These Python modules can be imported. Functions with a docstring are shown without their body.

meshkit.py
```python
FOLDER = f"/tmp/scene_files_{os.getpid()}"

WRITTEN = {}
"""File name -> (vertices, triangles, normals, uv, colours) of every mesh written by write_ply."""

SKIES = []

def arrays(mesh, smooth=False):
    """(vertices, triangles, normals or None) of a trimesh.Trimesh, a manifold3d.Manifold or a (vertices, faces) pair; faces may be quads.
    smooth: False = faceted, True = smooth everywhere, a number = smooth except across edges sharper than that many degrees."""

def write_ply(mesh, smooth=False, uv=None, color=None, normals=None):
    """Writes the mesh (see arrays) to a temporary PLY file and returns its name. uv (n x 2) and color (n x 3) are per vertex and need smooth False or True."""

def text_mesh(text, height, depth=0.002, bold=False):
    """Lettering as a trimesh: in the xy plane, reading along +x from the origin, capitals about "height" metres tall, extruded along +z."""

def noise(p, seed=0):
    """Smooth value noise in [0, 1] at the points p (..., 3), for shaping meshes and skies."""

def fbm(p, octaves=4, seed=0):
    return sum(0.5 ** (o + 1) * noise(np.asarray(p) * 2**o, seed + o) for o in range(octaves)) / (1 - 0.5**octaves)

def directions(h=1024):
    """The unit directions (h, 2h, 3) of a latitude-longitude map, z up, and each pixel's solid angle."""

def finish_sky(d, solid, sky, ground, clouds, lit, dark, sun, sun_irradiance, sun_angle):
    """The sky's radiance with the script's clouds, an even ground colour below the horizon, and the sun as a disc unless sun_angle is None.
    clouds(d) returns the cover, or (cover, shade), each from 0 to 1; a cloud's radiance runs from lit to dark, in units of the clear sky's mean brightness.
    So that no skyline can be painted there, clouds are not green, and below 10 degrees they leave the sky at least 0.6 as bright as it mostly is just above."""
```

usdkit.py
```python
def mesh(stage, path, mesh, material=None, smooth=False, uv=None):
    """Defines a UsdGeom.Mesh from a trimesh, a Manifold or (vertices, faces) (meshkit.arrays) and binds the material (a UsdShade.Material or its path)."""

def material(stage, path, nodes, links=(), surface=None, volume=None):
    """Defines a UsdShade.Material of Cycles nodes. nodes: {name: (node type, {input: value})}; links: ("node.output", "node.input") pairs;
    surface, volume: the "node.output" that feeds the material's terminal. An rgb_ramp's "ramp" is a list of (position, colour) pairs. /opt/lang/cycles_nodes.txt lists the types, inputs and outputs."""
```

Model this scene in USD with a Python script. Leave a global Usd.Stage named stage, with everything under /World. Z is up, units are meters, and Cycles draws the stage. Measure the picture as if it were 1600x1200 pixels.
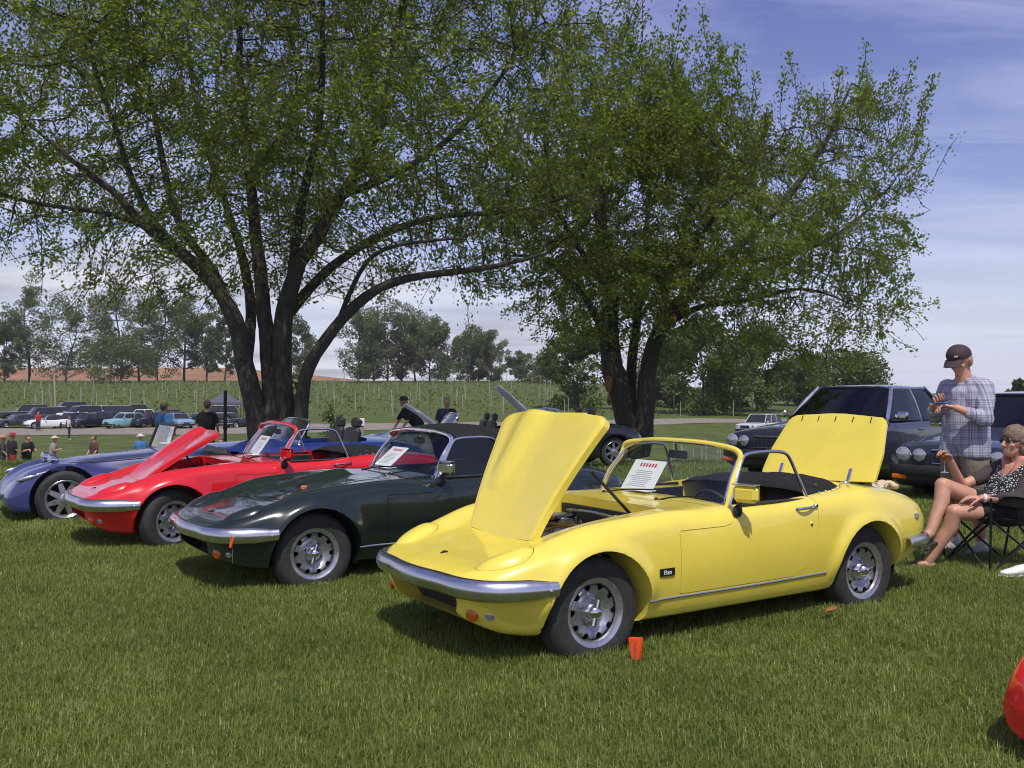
import math, random
import numpy as np
import trimesh
import manifold3d as m3
from manifold3d import Manifold, CrossSection
from shapely.geometry import Polygon, LineString
from scipy.interpolate import PchipInterpolator
from scipy.spatial import cKDTree
from pxr import Usd, UsdGeom, UsdLux, UsdShade, Gf, Sdf, Vt
import usdkit, meshkit

stage = Usd.Stage.CreateInMemory()
UsdGeom.SetStageUpAxis(stage, 'Z')
UsdGeom.SetStageMetersPerUnit(stage, 1.0)
UsdGeom.Xform.Define(stage, '/World')
UsdGeom.Scope.Define(stage, '/World/Looks')

# ------------------------------------------------------------------ camera
FPX, HOR, EYE = 1479.4, 610.5, 1.425          # focal length in photo pixels, horizon row, eye height
PITCH = math.atan2(HOR - 600, FPX)
cam = UsdGeom.Camera.Define(stage, '/World/camera')
cam.CreateHorizontalApertureAttr(36.0)
cam.CreateVerticalApertureAttr(27.0)
cam.CreateFocalLengthAttr(36.0 * FPX / 1600)
cam.CreateClippingRangeAttr(Gf.Vec2f(0.05, 5000))
cam.AddTranslateOp().Set(Gf.Vec3d(0, 0, EYE))
cam.AddRotateXOp().Set(90 + math.degrees(PITCH))
cam.CreateExposureAttr(-0.1)

# ------------------------------------------------------------------ sky and sun
SUN_AZ, SUN_EL = math.radians(172), math.radians(61)
SUN = np.array([math.sin(SUN_AZ) * math.cos(SUN_EL), math.cos(SUN_AZ) * math.cos(SUN_EL), math.sin(SUN_EL)])
SKY_ROT = math.atan2(SUN[0], SUN[1])
sky = usdkit.material(stage, '/World/Looks/sky', {
    'sky': ('sky_texture', {'sky_type': 'single_scattering', 'sun_disc': False, 'sun_elevation': SUN_EL, 'sun_rotation': SKY_ROT,
                            'altitude': 100.0, 'air_density': 1.0, 'aerosol_density': 1.0, 'ozone_density': 2.2}),
    'hs': ('hsv', {'hue': 0.533, 'saturation': 1.10, 'value': 1.0, 'fac': 1.0}),
    'tc': ('texture_coordinate', {}),
    'sp': ('separate_xyz', {}),
    'zz': ('math', {'math_type': 'add', 'value2': 0.09}),
    'ux': ('math', {'math_type': 'divide'}), 'uy': ('math', {'math_type': 'divide'}),
    'cv': ('combine_xyz', {'z': 0.0}),
    # thin streaks high up: long, faint, curved by the distortion
    'mp': ('mapping', {'mapping_type': 'point', 'location': (1.9, 0.3, 0), 'rotation': (0, 0, 0.35), 'scale': (0.42, 1.5, 1)}),
    'n1': ('noise_texture', {'scale': 1.3, 'detail': 7.0, 'roughness': 0.62, 'distortion': 0.9}),
    'r1': ('rgb_ramp', {'ramp': [(0.0, (0, 0, 0)), (0.42, (0, 0, 0)), (0.74, (.42, .42, .42)), (1, (.55, .55, .55))]}),
    # low banks of grey cloud, mostly to the left
    'mp2': ('mapping', {'mapping_type': 'point', 'location': (0.6, 2.1, 0), 'scale': (0.30, 0.55, 1)}),
    'n2': ('noise_texture', {'scale': 1.0, 'detail': 5.0, 'roughness': 0.52, 'distortion': 0.5}),
    'r2': ('rgb_ramp', {'ramp': [(0.0, (0, 0, 0)), (0.40, (0, 0, 0)), (0.56, (1, 1, 1)), (1, (1, 1, 1))]}),
    'lowm': ('map_range', {'range_type': 'smoothstep', 'from_min': 0.06, 'from_max': 0.42, 'to_min': 1.0, 'to_max': 0.0, 'clamp': True}),
    'left': ('map_range', {'range_type': 'smoothstep', 'from_min': -0.35, 'from_max': 0.4, 'to_min': 1.0, 'to_max': 0.22, 'clamp': True}),
    'm2': ('math', {'math_type': 'multiply'}), 'm3': ('math', {'math_type': 'multiply'}),
    'lowveil': ('map_range', {'range_type': 'smoothstep', 'from_min': -0.02, 'from_max': 0.24, 'to_min': 0.80, 'to_max': 0.0, 'clamp': True}),
    'n3': ('noise_texture', {'scale': 2.3, 'detail': 5.0, 'roughness': 0.5, 'distortion': 0.3}),
    'r3': ('rgb_ramp', {'ramp': [(0.0, (2.7, 2.75, 3.3)), (0.40, (3.3, 3.35, 4.0)), (0.60, (6.6, 6.6, 7.1)), (1, (7.6, 7.5, 7.9))]}),
    'mixv': ('mix', {'mix_type': 'mix', 'color2': (5.7, 5.8, 7.4)}),
    'mix1': ('mix', {'mix_type': 'mix', 'color2': (6.3, 6.3, 8.6)}),
    'mix2': ('mix', {'mix_type': 'mix'}),
    'bg': ('background_shader', {'strength': 0.14}),
}, [('sky.color', 'hs.color'), ('tc.generated', 'sp.vector'), ('sp.z', 'zz.value1'), ('sp.x', 'ux.value1'), ('zz.value', 'ux.value2'),
    ('sp.y', 'uy.value1'), ('zz.value', 'uy.value2'), ('ux.value', 'cv.x'), ('uy.value', 'cv.y'),
    ('cv.vector', 'mp.vector'), ('mp.vector', 'n1.vector'), ('n1.fac', 'r1.fac'),
    ('cv.vector', 'mp2.vector'), ('mp2.vector', 'n2.vector'), ('n2.fac', 'r2.fac'), ('mp2.vector', 'n3.vector'), ('n3.fac', 'r3.fac'),
    ('sp.z', 'lowm.value'), ('sp.x', 'left.value'), ('sp.z', 'lowveil.value'),
    ('lowm.result', 'm2.value1'), ('left.result', 'm2.value2'), ('m2.value', 'm3.value1'), ('r2.color', 'm3.value2'),
    ('hs.color', 'mixv.color1'), ('lowveil.result', 'mixv.fac'),
    ('mixv.color', 'mix1.color1'), ('r1.color', 'mix1.fac'), ('mix1.color', 'mix2.color1'), ('m3.value', 'mix2.fac'), ('r3.color', 'mix2.color2'),
    ('mix2.color', 'bg.color')], surface='bg.background')
dome = UsdLux.DomeLight.Define(stage, '/World/sky')
dome.GetPrim().SetCustomDataByKey('kind', 'structure')
dome.GetPrim().SetCustomDataByKey('label', 'blue spring sky with thin cloud streaks and grey banks low on the left')
UsdShade.MaterialBindingAPI.Apply(dome.GetPrim()).Bind(sky)
sun = UsdLux.DistantLight.Define(stage, '/World/sun')
sun.CreateNormalizeAttr(True)
sun.CreateIntensityAttr(1.0)
sun.CreateAngleAttr(0.5)
sun.CreateColorAttr(Gf.Vec3f(1.0, 0.95, 0.86))
sun.AddRotateZOp().Set(math.degrees(math.pi - SUN_AZ))
sun.AddRotateXOp().Set(90 - math.degrees(SUN_EL))

# ------------------------------------------------------------------ helpers: prims
USED = {}


def numbered(parent, name):
    k = (str(parent), name)
    n = USED.get(k, -1) + 1
    USED[k] = n
    return name if n == 0 else f'{name}_{n:03d}'


def mark(prim, label=None, category=None, group=None, kind=None):
    for k, v in (('label', label), ('category', category), ('group', group), ('kind', kind)):
        if v:
            prim.SetCustomDataByKey(k, v)
    return prim


def thing(name, label, category, loc=(0, 0, 0), rot=0.0, group=None, kind=None):
    """A top-level thing: an Xform at its base; its parts become children."""
    x = UsdGeom.Xform.Define(stage, '/World/' + numbered('/World', name))
    x.AddTranslateOp().Set(Gf.Vec3d(*map(float, loc)))
    if rot:
        x.AddRotateZOp().Set(math.degrees(rot))
    return mark(x.GetPrim(), label, category, group, kind)


def obj(name, mesh, mat, parent=None, smooth=35, label=None, **kw):
    """One Mesh prim under parent (a prim), or a top-level one."""
    base = '/World' if parent is None else str(parent.GetPath())
    p = usdkit.mesh(stage, base + '/' + numbered(base, name), mesh, MAT[mat], smooth=smooth).GetPrim()
    return mark(p, label, **kw)


def copy_of(root, name, label, loc, rot=0.0, scale=None, group=None, category=None):
    x = UsdGeom.Xform.Define(stage, '/World/' + numbered('/World', name))
    p = x.GetPrim()
    p.GetReferences().AddInternalReference(root.GetPath())
    x.SetXformOpOrder([])
    t = UsdGeom.Xformable(p)
    t.AddTranslateOp().Set(Gf.Vec3d(*map(float, loc)))
    t.AddRotateZOp().Set(math.degrees(rot))
    if scale is not None:
        t.AddScaleOp().Set(Gf.Vec3f(*([scale] * 3 if np.ndim(scale) == 0 else scale)))
    p.SetInstanceable(True)
    return mark(p, label, category or root.GetCustomDataByKey('category'), group or root.GetCustomDataByKey('group'))


# ------------------------------------------------------------------ helpers: shapes
cat = trimesh.util.concatenate


def tm(man):
    if isinstance(man, trimesh.Trimesh):
        return man
    k = man.to_mesh()
    return trimesh.Trimesh(np.array(k.vert_properties[:, :3], float), np.array(k.tri_verts), process=False)


def mf(t):
    return Manifold(m3.Mesh(np.asarray(t.vertices, np.float32), np.asarray(t.faces, np.uint32)))


def hull(pts):
    return tm(Manifold.hull_points(np.asarray(pts, float)))


def cbox(c, s, b=0.01, rot=None):
    """A box with chamfered edges: centre, size, chamfer."""
    s = np.asarray(s, float) / 2
    b = min(b, 0.45 * min(s) * 2)
    p = []
    for sx in (-1, 1):
        for sy in (-1, 1):
            for sz in (-1, 1):
                for k in range(3):
                    v = s.copy()
                    for j in range(3):
                        if j != k:
                            v[j] -= b
                    p.append(v * (sx, sy, sz))
    m = hull(p)
    if rot is not None:
        m.apply_transform(trimesh.transformations.euler_matrix(*rot))
    m.apply_translation(c)
    return m


def tube(pts, r, sides=8, closed=False, caps=True):
    p = np.asarray(pts, float)
    n = len(p)
    r = np.broadcast_to(r, (n,))
    if closed:
        t = np.roll(p, -1, 0) - np.roll(p, 1, 0)
    else:
        t = np.gradient(p, axis=0)
    t /= np.linalg.norm(t, axis=1, keepdims=True) + 1e-12
    a = np.cross(t[0], [0, 0, 1.0] if abs(t[0][2]) < .9 else [1.0, 0, 0])
    a /= np.linalg.norm(a)
    A = []
    for i in range(n):
        a = a - t[i] * (a @ t[i])
        a /= np.linalg.norm(a) + 1e-12
        A.append(a)
    A = np.array(A)
    B = np.cross(t, A)
    ang = np.arange(sides) * 2 * np.pi / sides
    v = (p[:, None] + r[:, None, None] * (np.cos(ang)[None, :, None] * A[:, None] + np.sin(ang)[None, :, None] * B[:, None])).reshape(-1, 3)
    m = n if closed else n - 1
    i, j = np.meshgrid(np.arange(m), np.arange(sides), indexing='ij')
    i2, j2 = (i + 1) % n, (j + 1) % sides
    q = np.stack([i * sides + j, i * sides + j2, i2 * sides + j2, i2 * sides + j], -1).reshape(-1, 4)
    f = np.vstack([q[:, [0, 1, 2]], q[:, [0, 2, 3]]])
    if caps and not closed:
        v = np.vstack([v, p[0], p[-1]])
        k = np.arange(sides)
        k2 = (k + 1) % sides
        e = (n - 1) * sides
        f = np.vstack([f, np.stack([np.full(sides, n * sides), k2, k], 1), np.stack([np.full(sides, n * sides + 1), e + k, e + k2], 1)])
    return trimesh.Trimesh(v, f, process=False)


def smooth_path(pts, n=24, closed=False):
    p = np.asarray(pts, float)
    if closed:
        p = np.vstack([p, p[:1]])
    d = np.r_[0, np.cumsum(np.linalg.norm(np.diff(p, axis=0), axis=1) ** .5)]
    from scipy.interpolate import CubicSpline
    cs = CubicSpline(d, p, bc_type='periodic' if closed else 'natural')
    return cs(np.linspace(0, d[-1], n, endpoint=not closed))


def lathe(prof, n=40, axis='y'):
    """prof: (radius, height) pairs turned about the axis."""
    pr = np.asarray(prof, float)
    ang = np.arange(n) * 2 * np.pi / n
    r, z = pr[:, 0], pr[:, 1]
    P = np.stack([r[:, None] * np.cos(ang), np.broadcast_to(z[:, None], (len(r), n)), r[:, None] * np.sin(ang)], -1)
    m = len(pr)
    i, j = np.meshgrid(np.arange(m - 1), np.arange(n), indexing='ij')
    j2 = (j + 1) % n
    q = np.stack([i * n + j, i * n + j2, (i + 1) * n + j2, (i + 1) * n + j], -1).reshape(-1, 4)
    t = trimesh.Trimesh(P.reshape(-1, 3), np.vstack([q[:, [0, 1, 2]], q[:, [0, 2, 3]]]), process=False)
    t.remove_unreferenced_vertices()
    if axis == 'z':
        t.vertices = t.vertices[:, [0, 2, 1]]
        t.faces = t.faces[:, ::-1]
    return t


def prism(poly, lo, hi, plane='xz'):
    """A shapely polygon extruded; plane xz -> along y, xy -> along z, yz -> along x. Returns a Manifold."""
    rings = [np.asarray(poly.exterior.coords)[:-1]] + [np.asarray(h.coords)[:-1] for h in poly.interiors]
    cs = CrossSection([np.asarray(r) for r in rings], m3.FillRule.EvenOdd)
    man = Manifold.extrude(cs, hi - lo)
    if plane == 'xy':
        return man.translate((0, 0, lo))
    if plane == 'xz':     # (u,v,w) -> (u, w, v) mirrored so it stays outward
        return man.transform(np.array([[1, 0, 0, 0], [0, 0, 1, lo], [0, 1, 0, 0]], float))
    return man.transform(np.array([[0, 0, 1, lo], [1, 0, 0, 0], [0, 1, 0, 0]], float))


def grid_mesh(P, flip=False, close_v=False):
    P = np.asarray(P, float)
    a, b = P.shape[:2]
    i, j = np.meshgrid(np.arange(a - 1), np.arange(b if close_v else b - 1), indexing='ij')
    j2 = (j + 1) % b
    q = np.stack([i * b + j, i * b + j2, (i + 1) * b + j2, (i + 1) * b + j], -1).reshape(-1, 4)
    if flip:
        q = q[:, ::-1]
    return trimesh.Trimesh(P.reshape(-1, 3), np.vstack([q[:, [0, 1, 2]], q[:, [0, 2, 3]]]), process=False)


def slab(P, t, up=None):
    """A grid surface thickened by t along its normals: a closed sheet."""
    P = np.asarray(P, float)
    du, dv = np.gradient(P, axis=0), np.gradient(P, axis=1)
    n = np.cross(du, dv)
    n /= np.linalg.norm(n, axis=2, keepdims=True) + 1e-12
    if up is not None and (n @ np.asarray(up, float)).mean() < 0:
        n = -n
    A, B = P, P - n * t
    a, b = P.shape[:2]
    rim = [(0, j) for j in range(b)] + [(i, b - 1) for i in range(1, a)] + [(a - 1, j) for j in range(b - 2, -1, -1)] + [(i, 0) for i in range(a - 2, 0, -1)]
    edge = np.array([[A[r] for r in rim + rim[:1]], [B[r] for r in rim + rim[:1]]])
    m = cat([grid_mesh(A), grid_mesh(B, True), grid_mesh(edge)])
    m.merge_vertices()
    trimesh.repair.fix_normals(m)
    return m


def solid_loft(rings):
    """rings: (stations, points, 3), each ring closed; capped at both ends."""
    R = np.asarray(rings, float)
    a, b = R.shape[:2]
    side = grid_mesh(R, close_v=True)
    v = np.vstack([side.vertices, R[0].mean(0), R[-1].mean(0)])
    k = np.arange(b)
    k2 = (k + 1) % b
    e = (a - 1) * b
    f = np.vstack([side.faces, np.stack([np.full(b, a * b), k2, k], 1), np.stack([np.full(b, a * b + 1), e + k, e + k2], 1)])
    t = trimesh.Trimesh(v, f, process=False)
    if t.volume < 0:
        t.invert()
    return t


def moved(m, loc=(0, 0, 0), rot=None, scale=None):
    m = m.copy()
    if scale is not None:
        m.apply_scale(scale)
    if rot is not None:
        m.apply_transform(trimesh.transformations.euler_matrix(*rot))
    m.apply_translation(loc)
    return m


def mirror_y(m):
    m = m.copy()
    m.vertices[:, 1] *= -1
    m.faces = m.faces[:, ::-1]
    return m


def ball(c, r, sub=2, scale=(1, 1, 1)):
    m = trimesh.creation.icosphere(subdivisions=sub, radius=1.0)
    m.vertices = m.vertices * (np.asarray(scale) * r) + np.asarray(c, float)
    return m


def pw(px, py, d):
    """World point seen at photo pixel (px, py) at depth d in front of the camera."""
    u, v = (px - 800) / FPX, (600 - py) / FPX
    y = math.cos(PITCH) - v * math.sin(PITCH)
    z = math.sin(PITCH) + v * math.cos(PITCH)
    return np.array([u * d / y, d, EYE + z * d / y])

# ------------------------------------------------------------------ materials
MAT = {}


def M(name, nodes, links=(), surface='p.BSDF', **kw):
    MAT[name] = usdkit.material(stage, '/World/Looks/' + name, nodes, links, surface=surface, **kw)


def plain(name, color, rough=0.5, metal=0.0, spec=0.5, coat=0.0, vary=0.08, scale=30.0, bump=0.0, bscale=None, sheen=0.0):
    """A principled material whose colour wanders a little and, if asked, has fine relief."""
    c = np.asarray(color, float)
    nodes = {'tc': ('texture_coordinate', {}), 'n': ('noise_texture', {'scale': scale, 'detail': 4.0, 'roughness': 0.6}),
             'r': ('rgb_ramp', {'ramp': [(0.25, tuple(c * (1 - vary * 1.6))), (0.75, tuple(np.minimum(c * (1 + vary * 1.6), 1)))]}),
             'rr': ('map_range', {'from_min': 0.3, 'from_max': 0.7, 'to_min': max(rough - .06, .0), 'to_max': min(rough + .06, 1), 'clamp': True}),
             'p': ('principled_bsdf', {'roughness': rough, 'metallic': metal, 'specular_ior_level': spec, 'coat_weight': coat, 'sheen_weight': sheen})}
    links = [('tc.object', 'n.vector'), ('n.fac', 'r.fac'), ('r.color', 'p.base_color'), ('n.fac', 'rr.value'), ('rr.result', 'p.roughness')]
    if bump:
        nodes['nb'] = ('noise_texture', {'scale': bscale or scale * 4, 'detail': 3.0})
        nodes['b'] = ('bump', {'strength': bump, 'distance': 0.01})
        links += [('tc.object', 'nb.vector'), ('nb.fac', 'b.height'), ('b.normal', 'p.normal')]
    M(name, nodes, links)


def paint(name, color, rough=0.22):
    """Car paint: clear coat over colour, dust towards the sills, faint unevenness."""
    c = np.asarray(color, float)
    M(name, {'tc': ('texture_coordinate', {}), 'n': ('noise_texture', {'scale': 5.0, 'detail': 5.0, 'roughness': 0.65}),
             'n2': ('noise_texture', {'scale': 2.2, 'detail': 2.0}),
             'r': ('rgb_ramp', {'ramp': [(0.2, tuple(c * 0.93)), (0.8, tuple(np.minimum(c * 1.05, 1)))]}),
             'b': ('bump', {'strength': 0.05, 'distance': 0.02}),
             'rr': ('map_range', {'from_min': 0.3, 'from_max': 0.75, 'to_min': rough, 'to_max': rough + .14, 'clamp': True}),
             'p': ('principled_bsdf', {'coat_weight': 0.85, 'coat_roughness': 0.025, 'specular_ior_level': 0.35})},
      [('tc.object', 'n.vector'), ('tc.object', 'n2.vector'), ('n.fac', 'r.fac'), ('r.color', 'p.base_color'), ('n.fac', 'rr.value'), ('rr.result', 'p.roughness'),
       ('n2.fac', 'b.height'), ('b.normal', 'p.normal')])


paint('yellow_paint', (0.79, 0.64, 0.088))
paint('green_paint', (0.010, 0.016, 0.013), .14)
paint('red_paint', (0.62, 0.012, 0.018))
paint('blue_paint', (0.040, 0.046, 0.15), .3)
paint('blue_car', (0.010, 0.028, 0.16))
paint('black_paint', (0.012, 0.013, 0.016), .18)
paint('navy_paint', (0.020, 0.022, 0.036), .18)
paint('silver_paint', (0.52, 0.53, 0.55), .3)
paint('white_paint', (0.78, 0.78, 0.76), .3)
paint('teal_paint', (0.22, 0.42, 0.45), .3)
paint('sky_blue_paint', (0.20, 0.30, 0.46), .3)
paint('maroon_paint', (0.17, 0.012, 0.022), .25)
paint('charcoal_paint', (0.045, 0.048, 0.055), .3)
plain('chrome', (0.72, 0.72, 0.74), .10, 1.0, vary=.05, scale=14)
plain('satin_chrome', (0.62, 0.62, 0.65), .27, 1.0, vary=.02, scale=6)
plain('wheel_disc', (0.36, 0.36, 0.38), .36, .85, vary=.08, scale=30)
plain('wheel_silver', (0.50, 0.50, 0.52), .30, .9, vary=.05, scale=30)
plain('rubber', (0.030, 0.030, 0.029), .78, vary=.30, scale=26, bump=.25, bscale=180)
plain('trim_black', (0.014, 0.014, 0.015), .55, vary=.2)
plain('leather', (0.020, 0.019, 0.018), .48, vary=.25, bump=.3, bscale=160)
plain('hood_fabric', (0.022, 0.022, 0.023), .95, spec=.12, vary=.2, scale=18, bump=.4, bscale=240)
plain('underbody', (0.008, 0.008, 0.008), .9)
plain('engine_metal', (0.30, 0.30, 0.29), .42, .8, vary=.4, scale=22)
plain('engine_black', (0.02, 0.02, 0.02), .5, vary=.4)
plain('brass_hose', (0.50, 0.30, 0.05), .45)
plain('amber', (0.62, 0.12, 0.008), .2, coat=.5)
plain('tail_red', (0.45, 0.01, 0.01), .2, coat=.5)
plain('lamp_glass', (0.42, 0.43, 0.45), .06, .5)
plain('card_white', (0.80, 0.80, 0.82), .65, vary=.02)
plain('ink_red', (0.55, 0.08, 0.10), .7)
plain('ink_grey', (0.42, 0.42, 0.46), .7)
plain('badge_black', (0.015, 0.015, 0.015), .35)
plain('orange_plastic', (0.80, 0.085, 0.015), .5, vary=.06)
plain('skin', (0.52, 0.27, 0.18), .5, vary=.10, scale=18, bump=.12, bscale=120)
plain('skin_dark', (0.30, 0.16, 0.11), .5, vary=.10, scale=18)
plain('hair_blond', (0.17, 0.118, 0.078), .6, vary=.4, scale=60, bump=.6, bscale=90)
plain('hair_grey', (0.30, 0.26, 0.22), .6, vary=.4, scale=60, bump=.6, bscale=90)
plain('hair_brown', (0.10, 0.06, 0.035), .6, vary=.4, scale=60, bump=.6, bscale=90)
plain('cap_dark', (0.045, 0.025, 0.03), .8, vary=.2)
plain('khaki', (0.20, 0.155, 0.115), .85, vary=.12, scale=20, bump=.5, bscale=60)
plain('cloth_black', (0.014, 0.014, 0.016), .9, vary=.2, scale=20, bump=.5, bscale=60)
plain('cloth_navy', (0.030, 0.035, 0.07), .85, vary=.2, bump=.4, bscale=60)
plain('cloth_blue', (0.05, 0.17, 0.38), .85, vary=.12, bump=.4, bscale=60)
plain('cloth_grey', (0.28, 0.27, 0.27), .85, vary=.15, bump=.4, bscale=60)
plain('cloth_white', (0.62, 0.60, 0.57), .85, vary=.08, bump=.4, bscale=60)
plain('cloth_red', (0.30, 0.03, 0.035), .85, vary=.12, bump=.4, bscale=60)
plain('cloth_maroon', (0.09, 0.035, 0.035), .85, vary=.15, bump=.4, bscale=60)
plain('cloth_brown', (0.055, 0.042, 0.042), .9, vary=.2, bump=.5, bscale=60)
plain('cloth_pink', (0.50, 0.22, 0.17), .85, vary=.1, bump=.4, bscale=60)
plain('straw', (0.60, 0.50, 0.36), .8, vary=.15, bump=.5, bscale=90)
plain('white_shoe', (0.72, 0.72, 0.70), .6, vary=.06)
plain('chair_fabric', (0.016, 0.017, 0.022), .85, vary=.2, bump=.4, bscale=150)
plain('dark_metal', (0.03, 0.03, 0.032), .4, .7)
plain('tent_fabric', (0.085, 0.085, 0.11), .8, vary=.1, bump=.3, bscale=20)
plain('wood_grey', (0.34, 0.30, 0.25), .85, vary=.25, scale=14, bump=.6, bscale=60)
plain('wood_dark', (0.10, 0.085, 0.07), .85, vary=.25, scale=14, bump=.6)
plain('wire_metal', (0.20, 0.20, 0.20), .5, .6)
plain('dead_leaf', (0.22, 0.08, 0.03), .8)
plain('tarp_blue', (0.03, 0.08, 0.40), .6)
plain('rock_glass', (0.02, 0.02, 0.03), .1)

# plaid shirt: two crossing sets of bands on pale cloth
M('plaid', {'tc': ('texture_coordinate', {}), 'sp': ('separate_xyz', {}),
            'a': ('math', {'math_type': 'multiply', 'value2': 2.6}), 'fa': ('math', {'math_type': 'fraction'}),
            'b': ('math', {'math_type': 'multiply', 'value2': 16.0}), 'fb': ('math', {'math_type': 'fraction'}),
            'sx': ('math', {'math_type': 'arctan2'}),
            'ra': ('rgb_ramp', {'interpolate': False, 'ramp': [(0, (.44, .45, .52)), (.22, (.66, .65, .68)), (.45, (.54, .51, .55)), (.55, (.66, .65, .68)), (.78, (.27, .28, .36)), (.86, (.66, .65, .68))]}),
            'rb': ('rgb_ramp', {'interpolate': False, 'ramp': [(0, (.62, .64, .72)), (.25, (.92, .90, .91)), (.5, (.76, .70, .74)), (.6, (.92, .90, .91)), (.8, (.46, .47, .56)), (.88, (.92, .90, .91))]}),
            'mx0': ('mix', {'mix_type': 'multiply', 'fac': 1.0}), 'mx': ('mix', {'mix_type': 'multiply', 'fac': 1.0, 'color2': (.70, .72, .80)}),
            'n': ('noise_texture', {'scale': 9.0, 'detail': 4.0}), 'bp': ('bump', {'strength': .5, 'distance': .03}),
            'p': ('principled_bsdf', {'roughness': .85})},
  [('tc.object', 'sp.vector'), ('sp.x', 'sx.value1'), ('sp.y', 'sx.value2'), ('sx.value', 'a.value1'), ('a.value', 'fa.value1'), ('sp.z', 'b.value1'), ('b.value', 'fb.value1'),
   ('fa.value', 'ra.fac'), ('fb.value', 'rb.fac'), ('ra.color', 'mx0.color1'), ('rb.color', 'mx0.color2'), ('mx0.color', 'mx.color1'), ('mx.color', 'p.base_color'),
   ('tc.object', 'n.vector'), ('n.fac', 'bp.height'), ('bp.normal', 'p.normal')])
# black top with small white figures
M('figured_top', {'tc': ('texture_coordinate', {}), 'v': ('voronoi_texture', {'scale': 70.0}),
                  'r': ('rgb_ramp', {'ramp': [(0, (.7, .68, .66)), (.30, (.6, .58, .56)), (.38, (.02, .02, .025)), (1, (.02, .02, .025))]}),
                  'p': ('principled_bsdf', {'roughness': .85})},
  [('tc.object', 'v.vector'), ('v.distance', 'r.fac'), ('r.color', 'p.base_color')])


def pane(name, tint, gloss=1.0, dark=0.0):
    M(name, {'t': ('transparent_bsdf', {'color': tint}), 'g': ('glossy_bsdf', {'color': (gloss,) * 3, 'roughness': 0.02}),
             'l': ('layer_weight', {'blend': 0.5}), 'pw': ('math', {'math_type': 'power', 'value2': 5.0}), 'f': ('math', {'math_type': 'multiply_add', 'value2': .9, 'value3': .05}), 'm': ('mix_closure', {})},
      [('l.facing', 'pw.value1'), ('pw.value', 'f.value1'), ('f.value', 'm.fac'), ('t.BSDF', 'm.closure1'), ('g.BSDF', 'm.closure2')], surface='m.closure')


pane('glass', (0.90, 0.93, 0.91))
pane('glass_tinted', (0.30, 0.33, 0.32))
plain('glass_far', (0.022, 0.024, 0.028), .08, coat=.4)


def leafy(name, colors, trans=0.4, scale=0.7, tr=(0.10, 0.17, 0.012)):
    """Leaves: colour by island and by broad clumps, light passing through."""
    M(name, {'g': ('geometry', {}), 'tc': ('texture_coordinate', {}), 'n': ('noise_texture', {'scale': scale, 'detail': 2.0}),
             'ad': ('math', {'math_type': 'multiply_add', 'value2': .55}),
             'r': ('rgb_ramp', {'ramp': [(.3, colors[0]), (.62, colors[1]), (1.0, colors[2])]}),
             'tmx': ('mix', {'mix_type': 'mix', 'fac': .65, 'color2': tr}),
             'p': ('principled_bsdf', {'roughness': .5, 'specular_ior_level': .35}), 't': ('translucent_bsdf', {}), 'm': ('mix_closure', {'fac': trans})},
      [('tc.object', 'n.vector'), ('g.random_per_island', 'ad.value1'), ('n.fac', 'ad.value3'), ('ad.value', 'r.fac'), ('r.color', 'p.base_color'),
       ('r.color', 'tmx.color1'), ('tmx.color', 't.color'), ('p.BSDF', 'm.closure1'), ('t.BSDF', 'm.closure2')], surface='m.closure')


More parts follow.
